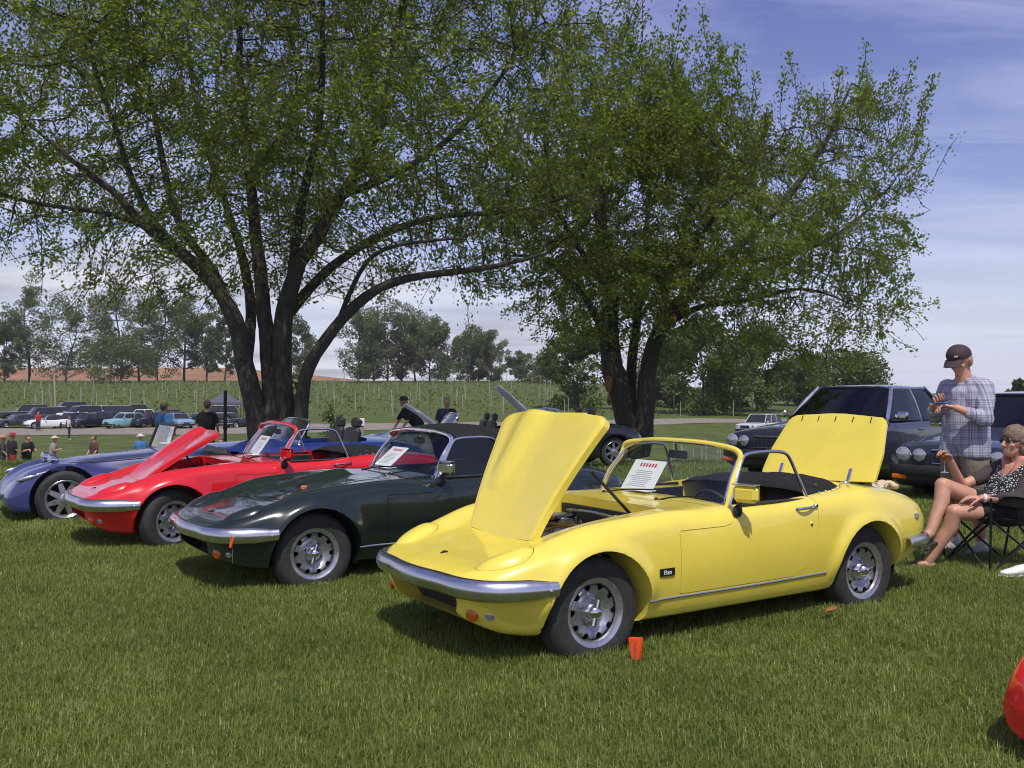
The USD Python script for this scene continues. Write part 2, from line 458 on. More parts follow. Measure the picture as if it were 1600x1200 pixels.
leafy('leaf_spring', [(.036, .052, .013), (.105, .145, .024), (.25, .31, .055)], .58, .5, (.40, .50, .045))
leafy('leaf_far', [(.075, .100, .036), (.125, .155, .050), (.18, .21, .07)], .3, .12)
leafy('leaf_far_pale', [(.105, .130, .050), (.165, .19, .072), (.23, .25, .11)], .3, .12)
leafy('leaf_dark', [(.058, .085, .020), (.105, .148, .030), (.16, .205, .045)], .3, .3)
leafy('grass_blade', [(.036, .060, .009), (.070, .108, .015), (.140, .180, .040)], .30, .9, (.12, .20, .012))
leafy('vine_leaf', [(.10, .14, .03), (.13, .17, .042), (.17, .21, .06)], .3, .1)
M('bark', {'tc': ('texture_coordinate', {}), 'mp': ('mapping', {'scale': (9, 9, 2.2)}), 'n': ('noise_texture', {'scale': 1.6, 'detail': 8.0, 'roughness': .7, 'distortion': .6}),
           'n2': ('noise_texture', {'scale': .9, 'detail': 3.0}),
           'r': ('rgb_ramp', {'ramp': [(.25, (.022, .018, .014)), (.55, (.060, .050, .041)), (.8, (.115, .100, .084))]}),
           'mo': ('rgb_ramp', {'ramp': [(.55, (0, 0, 0)), (.72, (.5, .5, .5))]}), 'mx': ('mix', {'color2': (.05, .055, .022)}),
           'b': ('bump', {'strength': .9, 'distance': .05}), 'p': ('principled_bsdf', {'roughness': .9})},
  [('tc.object', 'mp.vector'), ('mp.vector', 'n.vector'), ('tc.object', 'n2.vector'), ('n.fac', 'r.fac'), ('n2.fac', 'mo.fac'), ('r.color', 'mx.color1'), ('mo.color', 'mx.fac'),
   ('mx.color', 'p.base_color'), ('n.fac', 'b.height'), ('b.normal', 'p.normal')])
plain('bark_wound', (.20, .085, .040), .8, vary=.4, scale=12, bump=.6, bscale=30)
# lawn and field: colour only; the blades are geometry on the near lawn
M('lawn', {'g': ('geometry', {}), 'n': ('noise_texture', {'scale': .55, 'detail': 6.0, 'roughness': .62}), 'n2': ('noise_texture', {'scale': 9.0, 'detail': 6.0, 'roughness': .7}),
           'r': ('rgb_ramp', {'ramp': [(.3, (.058, .086, .016)), (.55, (.098, .130, .028)), (.8, (.145, .170, .050))]}),
           'r2': ('rgb_ramp', {'ramp': [(.25, (.45, .45, .42)), (.7, (1.25, 1.2, 1.15))]}), 'mx': ('mix', {'mix_type': 'multiply', 'fac': 1.0}),
           'b': ('bump', {'strength': .8, 'distance': .04}), 'p': ('principled_bsdf', {'roughness': .8, 'specular_ior_level': .2})},
  [('g.position', 'n.vector'), ('g.position', 'n2.vector'), ('n.fac', 'r.fac'), ('n2.fac', 'r2.fac'), ('r.color', 'mx.color1'), ('r2.color', 'mx.color2'), ('mx.color', 'p.base_color'),
   ('n2.fac', 'b.height'), ('b.normal', 'p.normal')])
M('gravel', {'g': ('geometry', {}), 'n': ('noise_texture', {'scale': 1.2, 'detail': 9.0, 'roughness': .75}),
             'r': ('rgb_ramp', {'ramp': [(.3, (.15, .13, .105)), (.55, (.24, .205, .165)), (.75, (.32, .28, .23))]}),
             'b': ('bump', {'strength': .5, 'distance': .03}), 'p': ('principled_bsdf', {'roughness': .95})},
  [('g.position', 'n.vector'), ('n.fac', 'r.fac'), ('r.color', 'p.base_color'), ('n.fac', 'b.height'), ('b.normal', 'p.normal')])
M('ploughed', {'g': ('geometry', {}), 'n': ('noise_texture', {'scale': .06, 'detail': 8.0, 'roughness': .7}),
               'r': ('rgb_ramp', {'ramp': [(.3, (.17, .080, .033)), (.55, (.29, .150, .066)), (.75, (.38, .21, .10))]}), 'p': ('principled_bsdf', {'roughness': .95})},
  [('g.position', 'n.vector'), ('n.fac', 'r.fac'), ('r.color', 'p.base_color')])

# ------------------------------------------------------------------ ground
ZK = PchipInterpolator([-60, 12, 16, 22, 30, 38, 60, 88, 100, 150, 200, 250, 320, 420, 700, 3000], [0, 0, -.06, -.30, -1.35, -2.1, -2.2, -2.1, -1.7, .35, 2.3, 3.9, 4.9, 3.0, -6, -60])
HILL = lambda r: np.clip(np.interp(r, [-1, .02, .2, .32, .5], [1.0, .97, .66, .42, .35]), 0, 1)


def ground_z(x, y):
    x, y = np.asarray(x, float), np.asarray(y, float)
    z = ZK(np.clip(y, -60, 3000))
    far = np.clip((y - 95) / 60, 0, 1)
    k = HILL(x / np.maximum(y, 1))
    z = np.where(y > 90, (z + 2.1) * (1 - far + far * k) - 2.1, z)
    P = np.stack([x * .11, y * .11, x * 0 + 3.3], -1)
    amp = np.clip((y - 9) / 30, 0, 1) * .35 + .0
    return z + (meshkit.fbm(P, 3, 5) - .5) * amp + np.where(y < 12, (meshkit.fbm(P * 4, 2, 9) - .5) * .03, 0) + .062 * np.clip((20 - y) / 6, 0, 1)


ys = np.r_[np.arange(-40, 0, 4), np.arange(0, 26, .5), np.arange(26, 60, 1.5), np.arange(60, 130, 3), np.arange(130, 360, 8), np.geomspace(360, 2600, 24)]
us = np.r_[np.linspace(-6, -1.1, 16)[:-1], np.linspace(-1.1, 1.1, 150), np.linspace(1.1, 6, 16)[1:]]
Yg, Ug = np.meshgrid(ys, us, indexing='ij')
Xg = Ug * (np.abs(Yg) + 14)
obj('ground', grid_mesh(np.stack([Xg, Yg, ground_z(Xg, Yg)], -1)), 'lawn', None, True, 'mown grass field falling away to a green slope', kind='structure')

# gravel lane that crosses behind the field
lane = []
for x in np.linspace(-110, 60, 120):
    yc = np.interp(x, [-110, -45, -10, 20, 60], [76, 81, 91, 99, 104])
    hw = np.interp(x, [-110, -30, 0, 60], [9.5, 8.0, 4.5, 2.2]) + .5 * math.sin(x * .21)
    yy = np.linspace(yc - hw, yc + hw, 7)
    lane.append(np.stack([np.full(7, x), yy, ground_z(np.full(7, x), yy) + .035], -1))
obj('gravel_road', grid_mesh(lane, flip=True), 'gravel', None, True, 'grey gravel road crossing behind the grass field', kind='structure')
# ploughed hill far behind the left tree row
hx, hy = np.meshgrid(np.linspace(-420, -20, 60), np.linspace(285, 520, 24), indexing='ij')
hz = 3.0 + 8.2 * np.exp(-((hy - 410) / 80) ** 2) * np.interp(hx / hy, [-.9, -.52, -.30, -.22, -.1], [.9, 1.0, .98, .62, 0]) + (meshkit.fbm(np.stack([hx * .01, hy * .01, hx * 0], -1), 3) - .5) * 2.0
hz = np.where((hy < 290) | (hy > 510) | (hx > -30) | (hx < -415), -3, hz)
obj('ploughed_hill', grid_mesh(np.stack([hx, hy, hz], -1), flip=True), 'ploughed', None, True, 'bare orange brown hill behind the left tree row', kind='structure')
# ------------------------------------------------------------------ the small sports cars in the front row
# car frame: x forward from the front axle, y to the car's left, z up
KX = [.716, .70, .66, .58, .45, .28, 0, -.30, -.55, -.90, -1.30, -1.66, -2.13, -2.45, -2.70, -2.84, -2.90, -2.915]
KV = {  # bottom z, bottom half width, widest y, widest z, upper side y z, crest y z, valley y z, centre z
    'zb': [.41, .385, .315, .255, .205, .185, .185, .185, .185, .185, .185, .185, .20, .245, .29, .36, .42, .46],
    'wb': [.10, .26, .40, .49, .565, .60, .61, .635, .64, .64, .64, .64, .63, .60, .575, .52, .40, .20],
    'wm': [.20, .38, .505, .595, .650, .688, .700, .697, .697, .697, .697, .700, .708, .685, .645, .59, .50, .26],
    'zm': [.455, .445, .445, .445, .445, .455, .46, .47, .48, .49, .50, .50, .50, .50, .51, .53, .55, .56],
    'ye': [.19, .36, .485, .565, .625, .665, .682, .678, .675, .672, .678, .688, .695, .665, .625, .565, .47, .24],
    'ze': [.475, .475, .487, .510, .535, .570, .650, .675, .690, .690, .690, .695, .690, .670, .645, .615, .585, .58],
    'yc': [.16, .30, .42, .475, .52, .555, .575, .590, .600, .610, .630, .640, .610, .570, .530, .480, .41, .20],
    'zc': [.49, .497, .517, .548, .592, .648, .727, .752, .765, .752, .752, .768, .792, .768, .722, .680, .625, .60],
    'yv': [.10, .18, .28, .315, .335, .36, .42, .47, .52, .54, .56, .56, .46, .42, .39, .35, .30, .15],
    'zv': [.497, .503, .520, .545, .572, .604, .690, .742, .768, .768, .765, .785, .806, .788, .745, .695, .635, .605],
    'z0': [.50, .507, .525, .546, .566, .600, .655, .715, .758, .785, .79, .795, .815, .797, .752, .700, .64, .61],
}
_o = np.argsort(KX)
EK = {k: PchipInterpolator(np.array(KX)[_o], np.array(v)[_o]) for k, v in KV.items()}
EB = PchipInterpolator([0, 1], [0, 1])


def elan_section(x, n=60):
    g = {k: float(f(x)) for k, f in EK.items()}
    py = [0, g['wb'] * .85, g['wb'], g['wm'], g['ye'], g['yc'], g['yv'], 0]
    pz = [g['zb'], g['zb'], g['zb'] + .03, g['zm'], g['ze'], g['zc'], g['zv'], g['z0']]
    P = np.array([py, pz]).T
    d = np.r_[0, np.cumsum(np.maximum(np.linalg.norm(np.diff(P, axis=0), axis=1), .012) ** .6)]
    s = np.linspace(0, d[-1], n)
    y, z = PchipInterpolator(d, P[:, 0])(s), PchipInterpolator(d, P[:, 1])(s)
    return y, z


def arch_bump(x, z):
    out = 0
    for cx in (0.0, -2.134):
        r = np.hypot(x - cx, z - .285)
        out = out + .030 * np.exp(-((r - .330) / .050) ** 2) * np.clip((z - .22) / .15, 0, 1)
    return out


def elan_loft():
    xs = np.r_[.716, .712, .705, np.linspace(.70, .45, 14), np.linspace(.43, -2.45, 150), np.linspace(-2.47, -2.88, 20), -2.90, -2.91, -2.915]
    rings = []
    for x in xs:
        y, z = elan_section(x)
        k = (z > .2) & (y > .5)
        y = y + np.where(k, arch_bump(x, z), 0) * np.clip((y - .5) / .12, 0, 1)
        ring = np.r_[np.c_[np.full(len(y), x), y, z], np.c_[np.full(len(y) - 2, x), -y[-2:0:-1], z[-2:0:-1]]]
        rings.append(ring)
    return solid_loft(rings)


ELAN = elan_loft()
ELAN_M = mf(ELAN)


def rounded(pts, r=.02, res=6):
    p = Polygon(pts)
    return p.buffer(-r).buffer(2 * r, quad_segs=res).buffer(-r, quad_segs=res)


DOOR_OUT = rounded([(-.535, .667), (-.535, .323), (-1.44, .323), (-1.56, .38), (-1.62, .50), (-1.648, .634), (-1.665, .86), (-.975, .86), (-.972, .715), (-.955, .690), (-.93, .675), (-.88, .667)], .018)
BAY = rounded([(.185, .33), (.10, .345), (-.30, .445), (-.52, .505), (-.565, .47), (-.585, .25), (-.59, 0), (-.585, -.25), (-.565, -.47), (-.52, -.505), (-.30, -.445), (.10, -.345), (.185, -.33), (.20, 0)], .02)
BOOT = rounded([(-2.43, .47), (-2.60, .46), (-2.80, .40), (-2.835, .33), (-2.84, 0), (-2.835, -.33), (-2.80, -.40), (-2.60, -.46), (-2.43, -.47), (-2.42, 0)], .03)
COCKPIT = rounded([(-.99, .57), (-1.70, .585), (-1.95, .55), (-2.10, .47), (-2.19, .30), (-2.21, 0), (-2.19, -.30), (-2.10, -.47), (-1.95, -.55), (-1.70, -.585), (-.99, -.57), (-.95, 0)], .03)


def pod_outline(s):
    a, b = np.array([.600, .440]), np.array([.325, .538])
    u = (b - a) / np.linalg.norm(b - a)
    w = np.array([-u[1], u[0]])
    pts = []
    for t in np.linspace(0, 2 * np.pi, 40, endpoint=False):
        q = np.array([math.cos(t), math.sin(t)])
        along = (.5 - .5 * q[0]) * np.linalg.norm(b - a)
        wid = .098 * np.sign(q[1]) * abs(q[1]) ** .8 * (.80 + .25 * along / .28)
        pts.append(a + u * along + w * wid)
    p = Polygon(pts)
    if s < 0:
        from shapely import affinity
        p = affinity.scale(p, 1, -1, origin=(0, 0))
    return p


def body_z(x, y, body=None):
    ys, zs = elan_section(x, 80)
    k = np.argmax(ys)
    return float(np.interp(abs(y), ys[k:][::-1], zs[k:][::-1]))


def body_y(x, z):
    ys, zs = elan_section(x, 120)
    k = (zs < float(EK['zc'](x)) - .005)
    yy = ys[k] + arch_bump(x, zs[k]) * np.clip((ys[k] - .5) / .12, 0, 1)
    return float(np.interp(z, zs[k], yy))


def solid_lathe(prof, n=64):
    t = lathe(prof, n)
    t.merge_vertices(digits_vertex=6)
    t.update_faces(t.nondegenerate_faces())
    t.remove_unreferenced_vertices()
    if t.volume < 0:
        t.invert()
    return t


def elan_wheel(parent, x, side, y_out, mats=('rubber', 'wheel_silver', 'chrome', 'wheel_disc'), steer=0.0, R=.285, spin=0.3):
    """Pressed steel wheel with a ring of slots, bright rim and an eared knock-off cap."""
    tyre = lathe([(.172, -.065), (.195, -.074), (.235, -.078), (.262, -.070), (.279, -.052), (R, -.03), (R, .03), (.279, .052), (.262, .070), (.235, .078), (.195, .074), (.172, .065)], 56)
    grooves = [lathe([(R + .0006, w - .004), (R + .0015, w), (R + .0006, w + .004)], 56) for w in (-.025, 0, .025)]
    rim = lathe([(.160, -.06), (.164, .02), (.150, .034), (.146, .044), (.152, .056), (.166, .060), (.172, .066), (.179, .068), (.182, .064), (.181, .054), (.172, .050)], 64)
    disc = solid_lathe([(0, .014), (.075, .014), (.090, .022), (.115, .043), (.132, .046), (.149, .030), (.149, .022), (.130, .036), (.112, .033), (.085, .010), (.070, .004), (0, .004)], 64)
    slots = []
    for k in range(10):
        a = spin + k * 2 * np.pi / 10
        s = trimesh.creation.cylinder(radius=.019, height=.2, sections=14)
        s.apply_transform(trimesh.transformations.rotation_matrix(np.pi / 2, [1, 0, 0]))
        s.apply_scale([1.0, 1, 1.25])
        c, sn = math.cos(a), math.sin(a)
        v = s.vertices.copy()
        s.vertices[:, 0] = v[:, 0] * -sn + (v[:, 2] + .137) * c
        s.vertices[:, 2] = v[:, 0] * c + (v[:, 2] + .137) * sn
        if s.volume < 0:
            s.invert()
        slots.append(mf(s))
    dm = mf(disc)
    if dm.volume() < 0:
        disc.invert()
        dm = mf(disc)
    if dm.status() == m3.Error.NoError:
        disc = tm(dm - Manifold.batch_boolean(slots, m3.OpType.Add))
    nuts = [trimesh.creation.cylinder(radius=.010, height=.022, sections=6) for _ in range(4)]
    for k, nu in enumerate(nuts):
        nu.apply_transform(trimesh.transformations.rotation_matrix(np.pi / 2, [1, 0, 0]))
        nu.apply_translation([.062 * math.cos(k * np.pi / 2 + .4), .024, .062 * math.sin(k * np.pi / 2 + .4)])
    cap = lathe([(.066, .012), (.064, .022), (.056, .040), (.044, .056), (.040, .058), (.038, .064), (.030, .078), (.018, .088), (0, .090)], 32)
    ears = []
    for a in (spin, spin + np.pi):
        ears.append(moved(cbox((.047, .074, 0), (.052, .016, .026), .006), rot=(0, a, 0)))
    back = lathe([(0, -.055), (.165, -.055), (.165, -.045), (0, -.045)], 32)
    grp = [('disc', disc, mats[3]), ('tyre', cat([tyre] + grooves), mats[0]), ('rim', rim, mats[1]), ('hub_cap', cat([cap] + ears), mats[2]), ('wheel_nuts', cat(nuts), mats[2]), ('brake_drum', back, 'underbody')]
    out = None
    for nm, m, mt in grp:
        m = m.copy()
        if side < 0:
            m.vertices[:, 1] *= -1
            m.faces = m.faces[:, ::-1]
        if steer:
            m.apply_transform(trimesh.transformations.rotation_matrix(steer, [0, 0, 1]))
        m.apply_translation([x, side * (y_out - .068), R])
        if out is None:
            out = obj('wheel', m, mt, parent)
        else:
            obj(nm, m, mt, out, kind='stuff' if nm == 'wheel_nuts' else None)
    return out


def strip_on_side(pts, width, proud, side=1, n=30):
    """A trim strip that follows the flank: pts in (x, z)."""
    p = smooth_path([(x, 0, z) for x, z in pts], n)
    a = np.array([[x, side * (body_y(x, z) + proud), z] for x, _, z in p])
    up = a + [0, 0, width]
    dn = a - [0, 0, width]
    o = np.array([0, side * proud, 0])
    return slab(np.stack([dn, a + o, up], 1), .01, up=(0, side, 0))


def show_card(loc, rot, label, tilt=.95, wide=.30, high=.225):
    """White show card standing on the scuttle behind the glass, lettering too fine to read."""
    t = thing('show_card', label, 'sign', loc, rot)
    R = trimesh.transformations.rotation_matrix(tilt, [0, 1, 0])
    def put(m):
        m = m.copy(); m.apply_transform(R); return m
    obj('card', put(cbox((0, 0, 0), (high, wide, .004), .001)), 'card_white', t)
    fold = cbox((.07, .05, -.085), (.09, .20, .004), .001)
    obj('folded_foot', fold, 'card_white', t)
    rng = random.Random(4)
    bars = []
    for k in range(9):
        w = wide * (.55 + .3 * rng.random())
        bars.append(put(cbox((-.02 + k * .014 - .01, -.02 * rng.random(), .0026), (.005, w * .8, .0008), .0002)))
    head = [put(cbox((-.075, -.07 + k * .028, .0026), (.026, .018, .0008), .0002)) for k in range(6)]
    obj('red_heading', cat(head), 'ink_red', t)
    obj('text_lines', cat(bars), 'ink_grey', t)
    return t


def make_elan(name, label, loc, yaw, colour, bonnet_open=None, boot_open=None, hood_up=False, steer=0.0, grp=None, badge='Elan', frame=None, plate=True):
    """Small open sports car with pop-up lamps. colour is a paint; bonnet_open / boot_open are angles from shut."""
    t = thing(name, label, 'car', loc, yaw, grp)
    body = ELAN_M
    for sx in (0.0, -2.134):                                                 # wheel wells
        for s in (1, -1):
            cyl = Manifold.cylinder(.34, .325, .325, 48).rotate((90, 0, 0)).translate((sx, .76 if s > 0 else -.42, .285))
            body = body - cyl
    cut = prism(COCKPIT, .26, 1.2, 'xy')
    body = body - cut
    bay = BAY
    opened = bonnet_open is not None
    bonnet_src = ELAN_M ^ prism(bay.buffer(-.003), .3, 1.2, 'xy')
    if opened:
        body = body - prism(bay, .28, 1.2, 'xy')
    else:
        body = body - (prism(bay, .62, 1.2, 'xy') - prism(bay.buffer(-.004), .5, 1.3, 'xy'))
    if boot_open is not None:
        body = body - prism(BOOT, .42, 1.2, 'xy')
    else:
        body = body - (prism(BOOT, .60, 1.2, 'xy') - prism(BOOT.buffer(-.004), .5, 1.3, 'xy'))
    doors = {}
    for s in (1, -1):
        lo, hi = (.50, .85) if s > 0 else (-.85, -.50)
        doors[s] = (ELAN_M - cut) ^ prism(DOOR_OUT.buffer(-.0035), lo, hi, 'xz')
        body = body - prism(DOOR_OUT, lo, hi, 'xz')
        ring = pod_outline(s)
        body = body - (prism(ring.buffer(.004), .45, 1.0, 'xy') - prism(ring, .4, 1.1, 'xy'))
    # grille mouth under the bumper and number-plate recess
    mouth = rounded([(-.38, .415), (.40, .415), (.33, .268), (-.31, .268)], .03)
    body = body - prism(mouth, .42, .9, 'yz')
    obj('body', tm(body), colour, t, 38)
    for s in (1, -1):
        d = obj('door', tm(doors[s]), colour, t, 28)
        hx = -1.56
        y = body_y(hx, .722)
        h = tube(smooth_path([(-1.47, s * (body_y(-1.47, .722) + .004), .722), (-1.49, s * (y + .022), .724), (-1.56, s * (y + .026), .727), (-1.63, s * (y + .006), .730)], 12), .0085, 8)
        obj('handle', cat([h, cbox((-1.635, s * (y + .008), .730), (.03, .02, .026), .006)]), 'chrome', d)
        obj('lock', ball((-1.585, s * (body_y(-1.585, .625) + .001), .625), .011, 2, (1, .4, 1.3)), 'chrome', d)
        obj('door_trim', cat([cbox((-1.36, s * .572, .53), (.72, .018, .42), .006), cbox((-1.38, s * .60, .765), (.62, .05, .016), .006)]), 'leather', d)
        # lamp lids: the same skin raised a little
        ol = np.asarray(pod_outline(s).buffer(-.002).exterior.coords)[:-1]
        oc = ol.mean(0)
        P = np.array([[(*(oc + (q - oc) * r), body_z(*(oc + (q - oc) * r)) - .012 * r ** 8 + .006 + .020 * (1 - r ** 3)) for q in np.vstack([ol, ol[:1]])] for r in (0.02, .2, .4, .6, .75, .87, .95, 1.0)])
        obj('headlamp_lid', slab(P, .03, up=(0, 0, 1)), colour, t, 50)
    for x in (0.0, -2.134):
        for s in (1, -1):
            elan_wheel(t, x, s, .640 if x == 0 else .650, steer=steer if x == 0 else 0, spin=.3 + .9 * abs(x) + s)
            liner = lathe([(.322, -.14), (.33, .11)], 40)
            liner.update_faces(liner.triangles_center[:, 2] > -.07)
            obj('wheel_well', moved(liner, (x, s * .52, .285)), 'underbody', t, True)
    # front bumper: follows the nose
    xs = np.r_[.285, .33, .38, .45, .52, .58, .63, .66, .685, .70, .712]
    half = [(x, float(EK['wm'](x)) + .014) for x in xs] + [(.735, .10)]
    path = half + [(x, -y) for x, y in half[::-1]]
    path = smooth_path([(x, y, 0) for x, y in path], 90)
    tn = np.gradient(path, axis=0)
    tn /= np.linalg.norm(tn, axis=1, keepdims=True)
    nrm = np.c_[tn[:, 1], -tn[:, 0], np.zeros(len(tn))] * -1
    if (nrm[:, :2] * path[:, :2]).sum() < 0:
        nrm *= -1
    prof = [(-.012, .402), (.010, .405), (.024, .422), (.032, .446), (.032, .464), (.026, .486), (.015, .502), (-.002, .510), (-.014, .508)]
    ends = np.clip(np.minimum(np.arange(90), 89 - np.arange(90)) / 9, 0.35, 1)
    rise = np.clip(np.abs(path[:, 1]) / .69, 0, 1) ** 2 * -.008
    P = np.array([[path[i] + nrm[i] * o * (.5 + .5 * ends[i]) + [0, 0, .458 + (z - .456) * .86 * (.62 + .38 * ends[i]) + rise[i]] for o, z in prof] for i in range(90)])
    bp = obj('front_bumper', slab(P, .006), 'satin_chrome', t, 50)
    bead = [path[i] + nrm[i] * .001 + [0, 0, .508 + rise[i] - (1 - ends[i]) * .02] for i in range(3, 87)]
    obj('bead', tube(bead, .0045, 6), 'trim_black', bp)
    [obj('bolt', ball((.335, s * .722, .448), .010, 1), 'chrome', bp) for s in (1, -1)]
    for s in (1, -1):                                                       # rear quarter bumpers
        q = smooth_path([(x, s * (float(EK['wm'](x)) + .012), .425) for x in (-2.53, -2.6, -2.7, -2.8, -2.87, -2.905)] + [(-2.93, s * .38, .425), (-2.935, s * .30, .425)], 26)
        tq = np.gradient(q, axis=0)
        tq /= np.linalg.norm(tq, axis=1, keepdims=True)
        nq = np.c_[tq[:, 1], -tq[:, 0], 0 * tq[:, 0]]
        nq *= np.sign((nq[:, 1] * s).sum())
        Pq = np.array([[q[i] + nq[i] * o + [0, 0, z - .42] for o, z in [(-.01, .380), (.014, .388), (.028, .42), (.014, .455), (-.01, .462)]] for i in range(26)])
        obj('rear_bumper', slab(Pq, .006), 'satin_chrome', t, 50)
        obj('tail_lamp', cbox((-2.895, s * .40, .575), (.03, .17, .07), .02, rot=(0, 0, s * .35)), 'tail_red', t)
        obj('side_marker', moved(cbox((0, 0, 0), (.052, .016, .038), .006), (-2.675, s * (body_y(-2.675, .592) + .002), .592), (0, 0, s * -.12)), 'lamp_glass', t)
        obj('repeater_lamp', ball((-.162, s * (body_y(-.162, .688) + .002), .688), .030, 2, (1.0, .42, .48)), 'amber', t)
        # lamp cluster under the bumper
        lx = .545
        ly = s * .455
        xz = lambda z, y: float(np.interp(abs(y), [float(EK['wb'](q)) + (float(EK['wm'](q)) - float(EK['wb'](q))) * np.clip((z - float(EK['zb'](q))) / (.445 - float(EK['zb'](q))), 0, 1) for q in np.linspace(.715, .28, 40)], np.linspace(.715, .28, 40)))
        fx = xz(.315, ly)
        obj('indicator_lamp', moved(ball((0, 0, 0), .036, 2, (.5, 1, 1)), (fx - .006, ly, .318), (0, 0, s * .5)), 'amber', t)
        fx2 = xz(.315, ly + s * .075)
        obj('side_lamp', moved(ball((0, 0, 0), .026, 2, (.5, 1, 1)), (fx2 - .002, ly + s * .075, .322), (0, 0, s * .8)), 'lamp_glass', t)
        st = strip_on_side([(-.315, .312), (-.6, .312), (-1.2, .312), (-1.73, .320)], .006, .003, s)
        obj('sill_strip', st, 'satin_chrome', t)
        # fender badge
        bx = -.432
        by = body_y(bx, .458) + .0035
        if plate:
            bd = obj('wing_badge', cbox((bx, s * by, .458), (.105, .006, .042), .0015), 'badge_black', t)
        else:
            bx, bz = -.80, .655
            by = body_y(bx, bz) - .001
            bd = t
        tx = meshkit.text_mesh(badge, .021, .002)
        tx.apply_translation([-tx.bounds[:, 0].mean(), -tx.bounds[:, 1].mean(), 0])
        tx.vertices = np.c_[-s * tx.vertices[:, 0] + bx, s * (by + .003 + tx.vertices[:, 2]), tx.vertices[:, 1] * (1 if plate else 1.7) + (.458 if plate else bz)]
        obj('lettering', tx, 'card_white' if plate else 'chrome', bd, False)
    obj('grille', moved(cbox((0, 0, 0), (.02, .80, .24), .002), (.535, .01, .34), (0, .42, 0)), 'trim_black', t)
    # nose badge: a rounded triangle
    nb = body_z(.54, 0)
    obj('nose_badge', moved(tm(prism(rounded([(.028, 0), (-.018, .026), (-.018, -.026)], .006), 0, .005, 'xy')), (.54, 0, nb - .001), (0, .22, 0)), 'badge_black', t)
    # engine bay
    if opened:
        eng = obj('engine', cat([cbox((-.20, .02, .44), (.50, .20, .26), .03), cbox((-.20, .02, .575), (.46, .07, .05), .02), cbox((-.20, .10, .56), (.44, .06, .06), .02)]), 'engine_black', t)
        obj('cam_cover', cat([cbox((-.21, -.055, .595), (.42, .075, .05), .018), cbox((-.21, .085, .595), (.42, .075, .05), .018)]), 'engine_metal', eng)
        obj('carburettor', cat([cbox((-.12, .235, .55), (.13, .12, .09), .02), cbox((-.32, .235, .55), (.13, .12, .09), .02)]), 'engine_metal', eng)
        obj('hose', cat([tube(smooth_path([(-.02, .15, .56), (-.06, .24, .645), (-.18, .30, .65), (-.30, .30, .60)], 16), .009, 6),
                         tube(smooth_path([(-.1, .0, .60), (-.16, .14, .66), (-.26, .20, .655), (-.36, .10, .62)], 16), .008, 6)]), 'brass_hose', eng)
        for k in range(4):
            obj('plug_lead', tube(smooth_path([(-.08 - .085 * k, .015, .60), (-.10 - .08 * k, .05, .665), (-.22 - .02 * k, .16, .63), (-.30, .22, .58)], 10), .005, 5), 'brass_hose', eng)
        obj('oil_cap', lathe([(0, .03), (.024, .03), (.028, .02), (.028, 0)], 16, 'z'), 'chrome', eng).GetAttribute('points')
        obj('air_box', cbox((-.22, .335, .55), (.40, .10, .13), .04), 'engine_black', eng)
        obj('brake_fluid_bottle', cat([cbox((-.50, .27, .67), (.07, .07, .08), .02), cbox((-.50, .18, .66), (.06, .06, .07), .02)]), 'card_white', t, kind='stuff')
        obj('heater_hose', tube(smooth_path([(.10, -.1, .56), (-.05, -.20, .62), (-.25, -.26, .63), (-.50, -.22, .66)], 16), .016, 8), 'trim_black', t)
        obj('radiator', cbox((.12, 0, .45), (.06, .50, .26), .01), 'engine_black', t)
        obj('bay_pipes', cat([tube(smooth_path([(.1, .2, .52), (-.1, .36, .57), (-.35, .40, .60), (-.5, .35, .62)], 16), .014, 8), tube(smooth_path([(-.5, .40, .66), (-.45, .1, .70), (-.5, -.3, .68)], 14), .010, 6),
                               cbox((-.44, .36, .60), (.14, .10, .12), .02), cbox((-.46, -.30, .60), (.14, .16, .12), .02), cbox((.02, .30, .52), (.10, .10, .14), .03)]), 'engine_metal', t)
        for s in (1, -1):
            w = np.array([(.17, s * .325), (-.30, s * .437), (-.50, s * .492)])
            P = np.array([[(x, y, .30), (x, y, float(z) - .045)] for (x, y), z in zip(w, [.60, .70, .735])])
            obj('bay_lining', slab(P, .006, up=(0, -s, 0)), 'engine_black', t)
        obj('bulkhead', cbox((-.572, 0, .50), (.012, .92, .42), .004), 'engine_black', t)
        obj('bay_floor', cbox((-.2, 0, .30), (.74, .74, .02), .004), 'underbody', t)
        obj('stay', tube([(-.46, .41, .70), (-.16, .40, .98)] if bonnet_open > .7 else [(-.44, -.40, .68), (-.30, -.38, .86)], .009, 6), 'dark_metal', t)
    # bonnet panel: skin cut from the body, with the long bulge, hung on the front edge
    bx, byy = np.meshgrid(np.linspace(.195, -.578, 60), np.linspace(-1, 1, 49), indexing='ij')
    P = np.zeros(bx.shape + (3,))
    for i in range(bx.shape[0]):
        x = bx[i, 0]
        sl = LineString([(x, -1), (x, 1)]).intersection(bay.buffer(-.003))
        w = abs(sl.bounds[3]) if not sl.is_empty else .30
        y = byy[i] * w
        z = np.array([body_z(x, yy) for yy in y])
        bl = np.exp(-np.abs((y + .235 + (x + .2) * .10) / np.interp(-x, [.05, .55], [.055, .115])) ** 2.4) * np.sqrt(np.clip((-.06 - x) / .14, 0, 1)) * np.interp(-x, [.05, .55], [.022, .036])
        end = np.clip((x + .60) / .04, 0, 1)
        edge = np.clip((1 - np.abs(byy[i])) / .06, 0, 1)
        z = z + bl * end - .010 * (1 - edge) ** 2
        P[i] = np.c_[np.full_like(y, x), y, z]
    skin = slab(P, .016, up=(0, 0, 1))
    lip = []
    L = np.vstack([P[:, 0], P[-1, 1:-1], P[::-1, -1]])
    lip = np.stack([L, L - [0, 0, .035]], 0)
    lipm = slab(lip, .008)
    hinge = np.array([.19, 0, body_z(.19, 0) - .004])
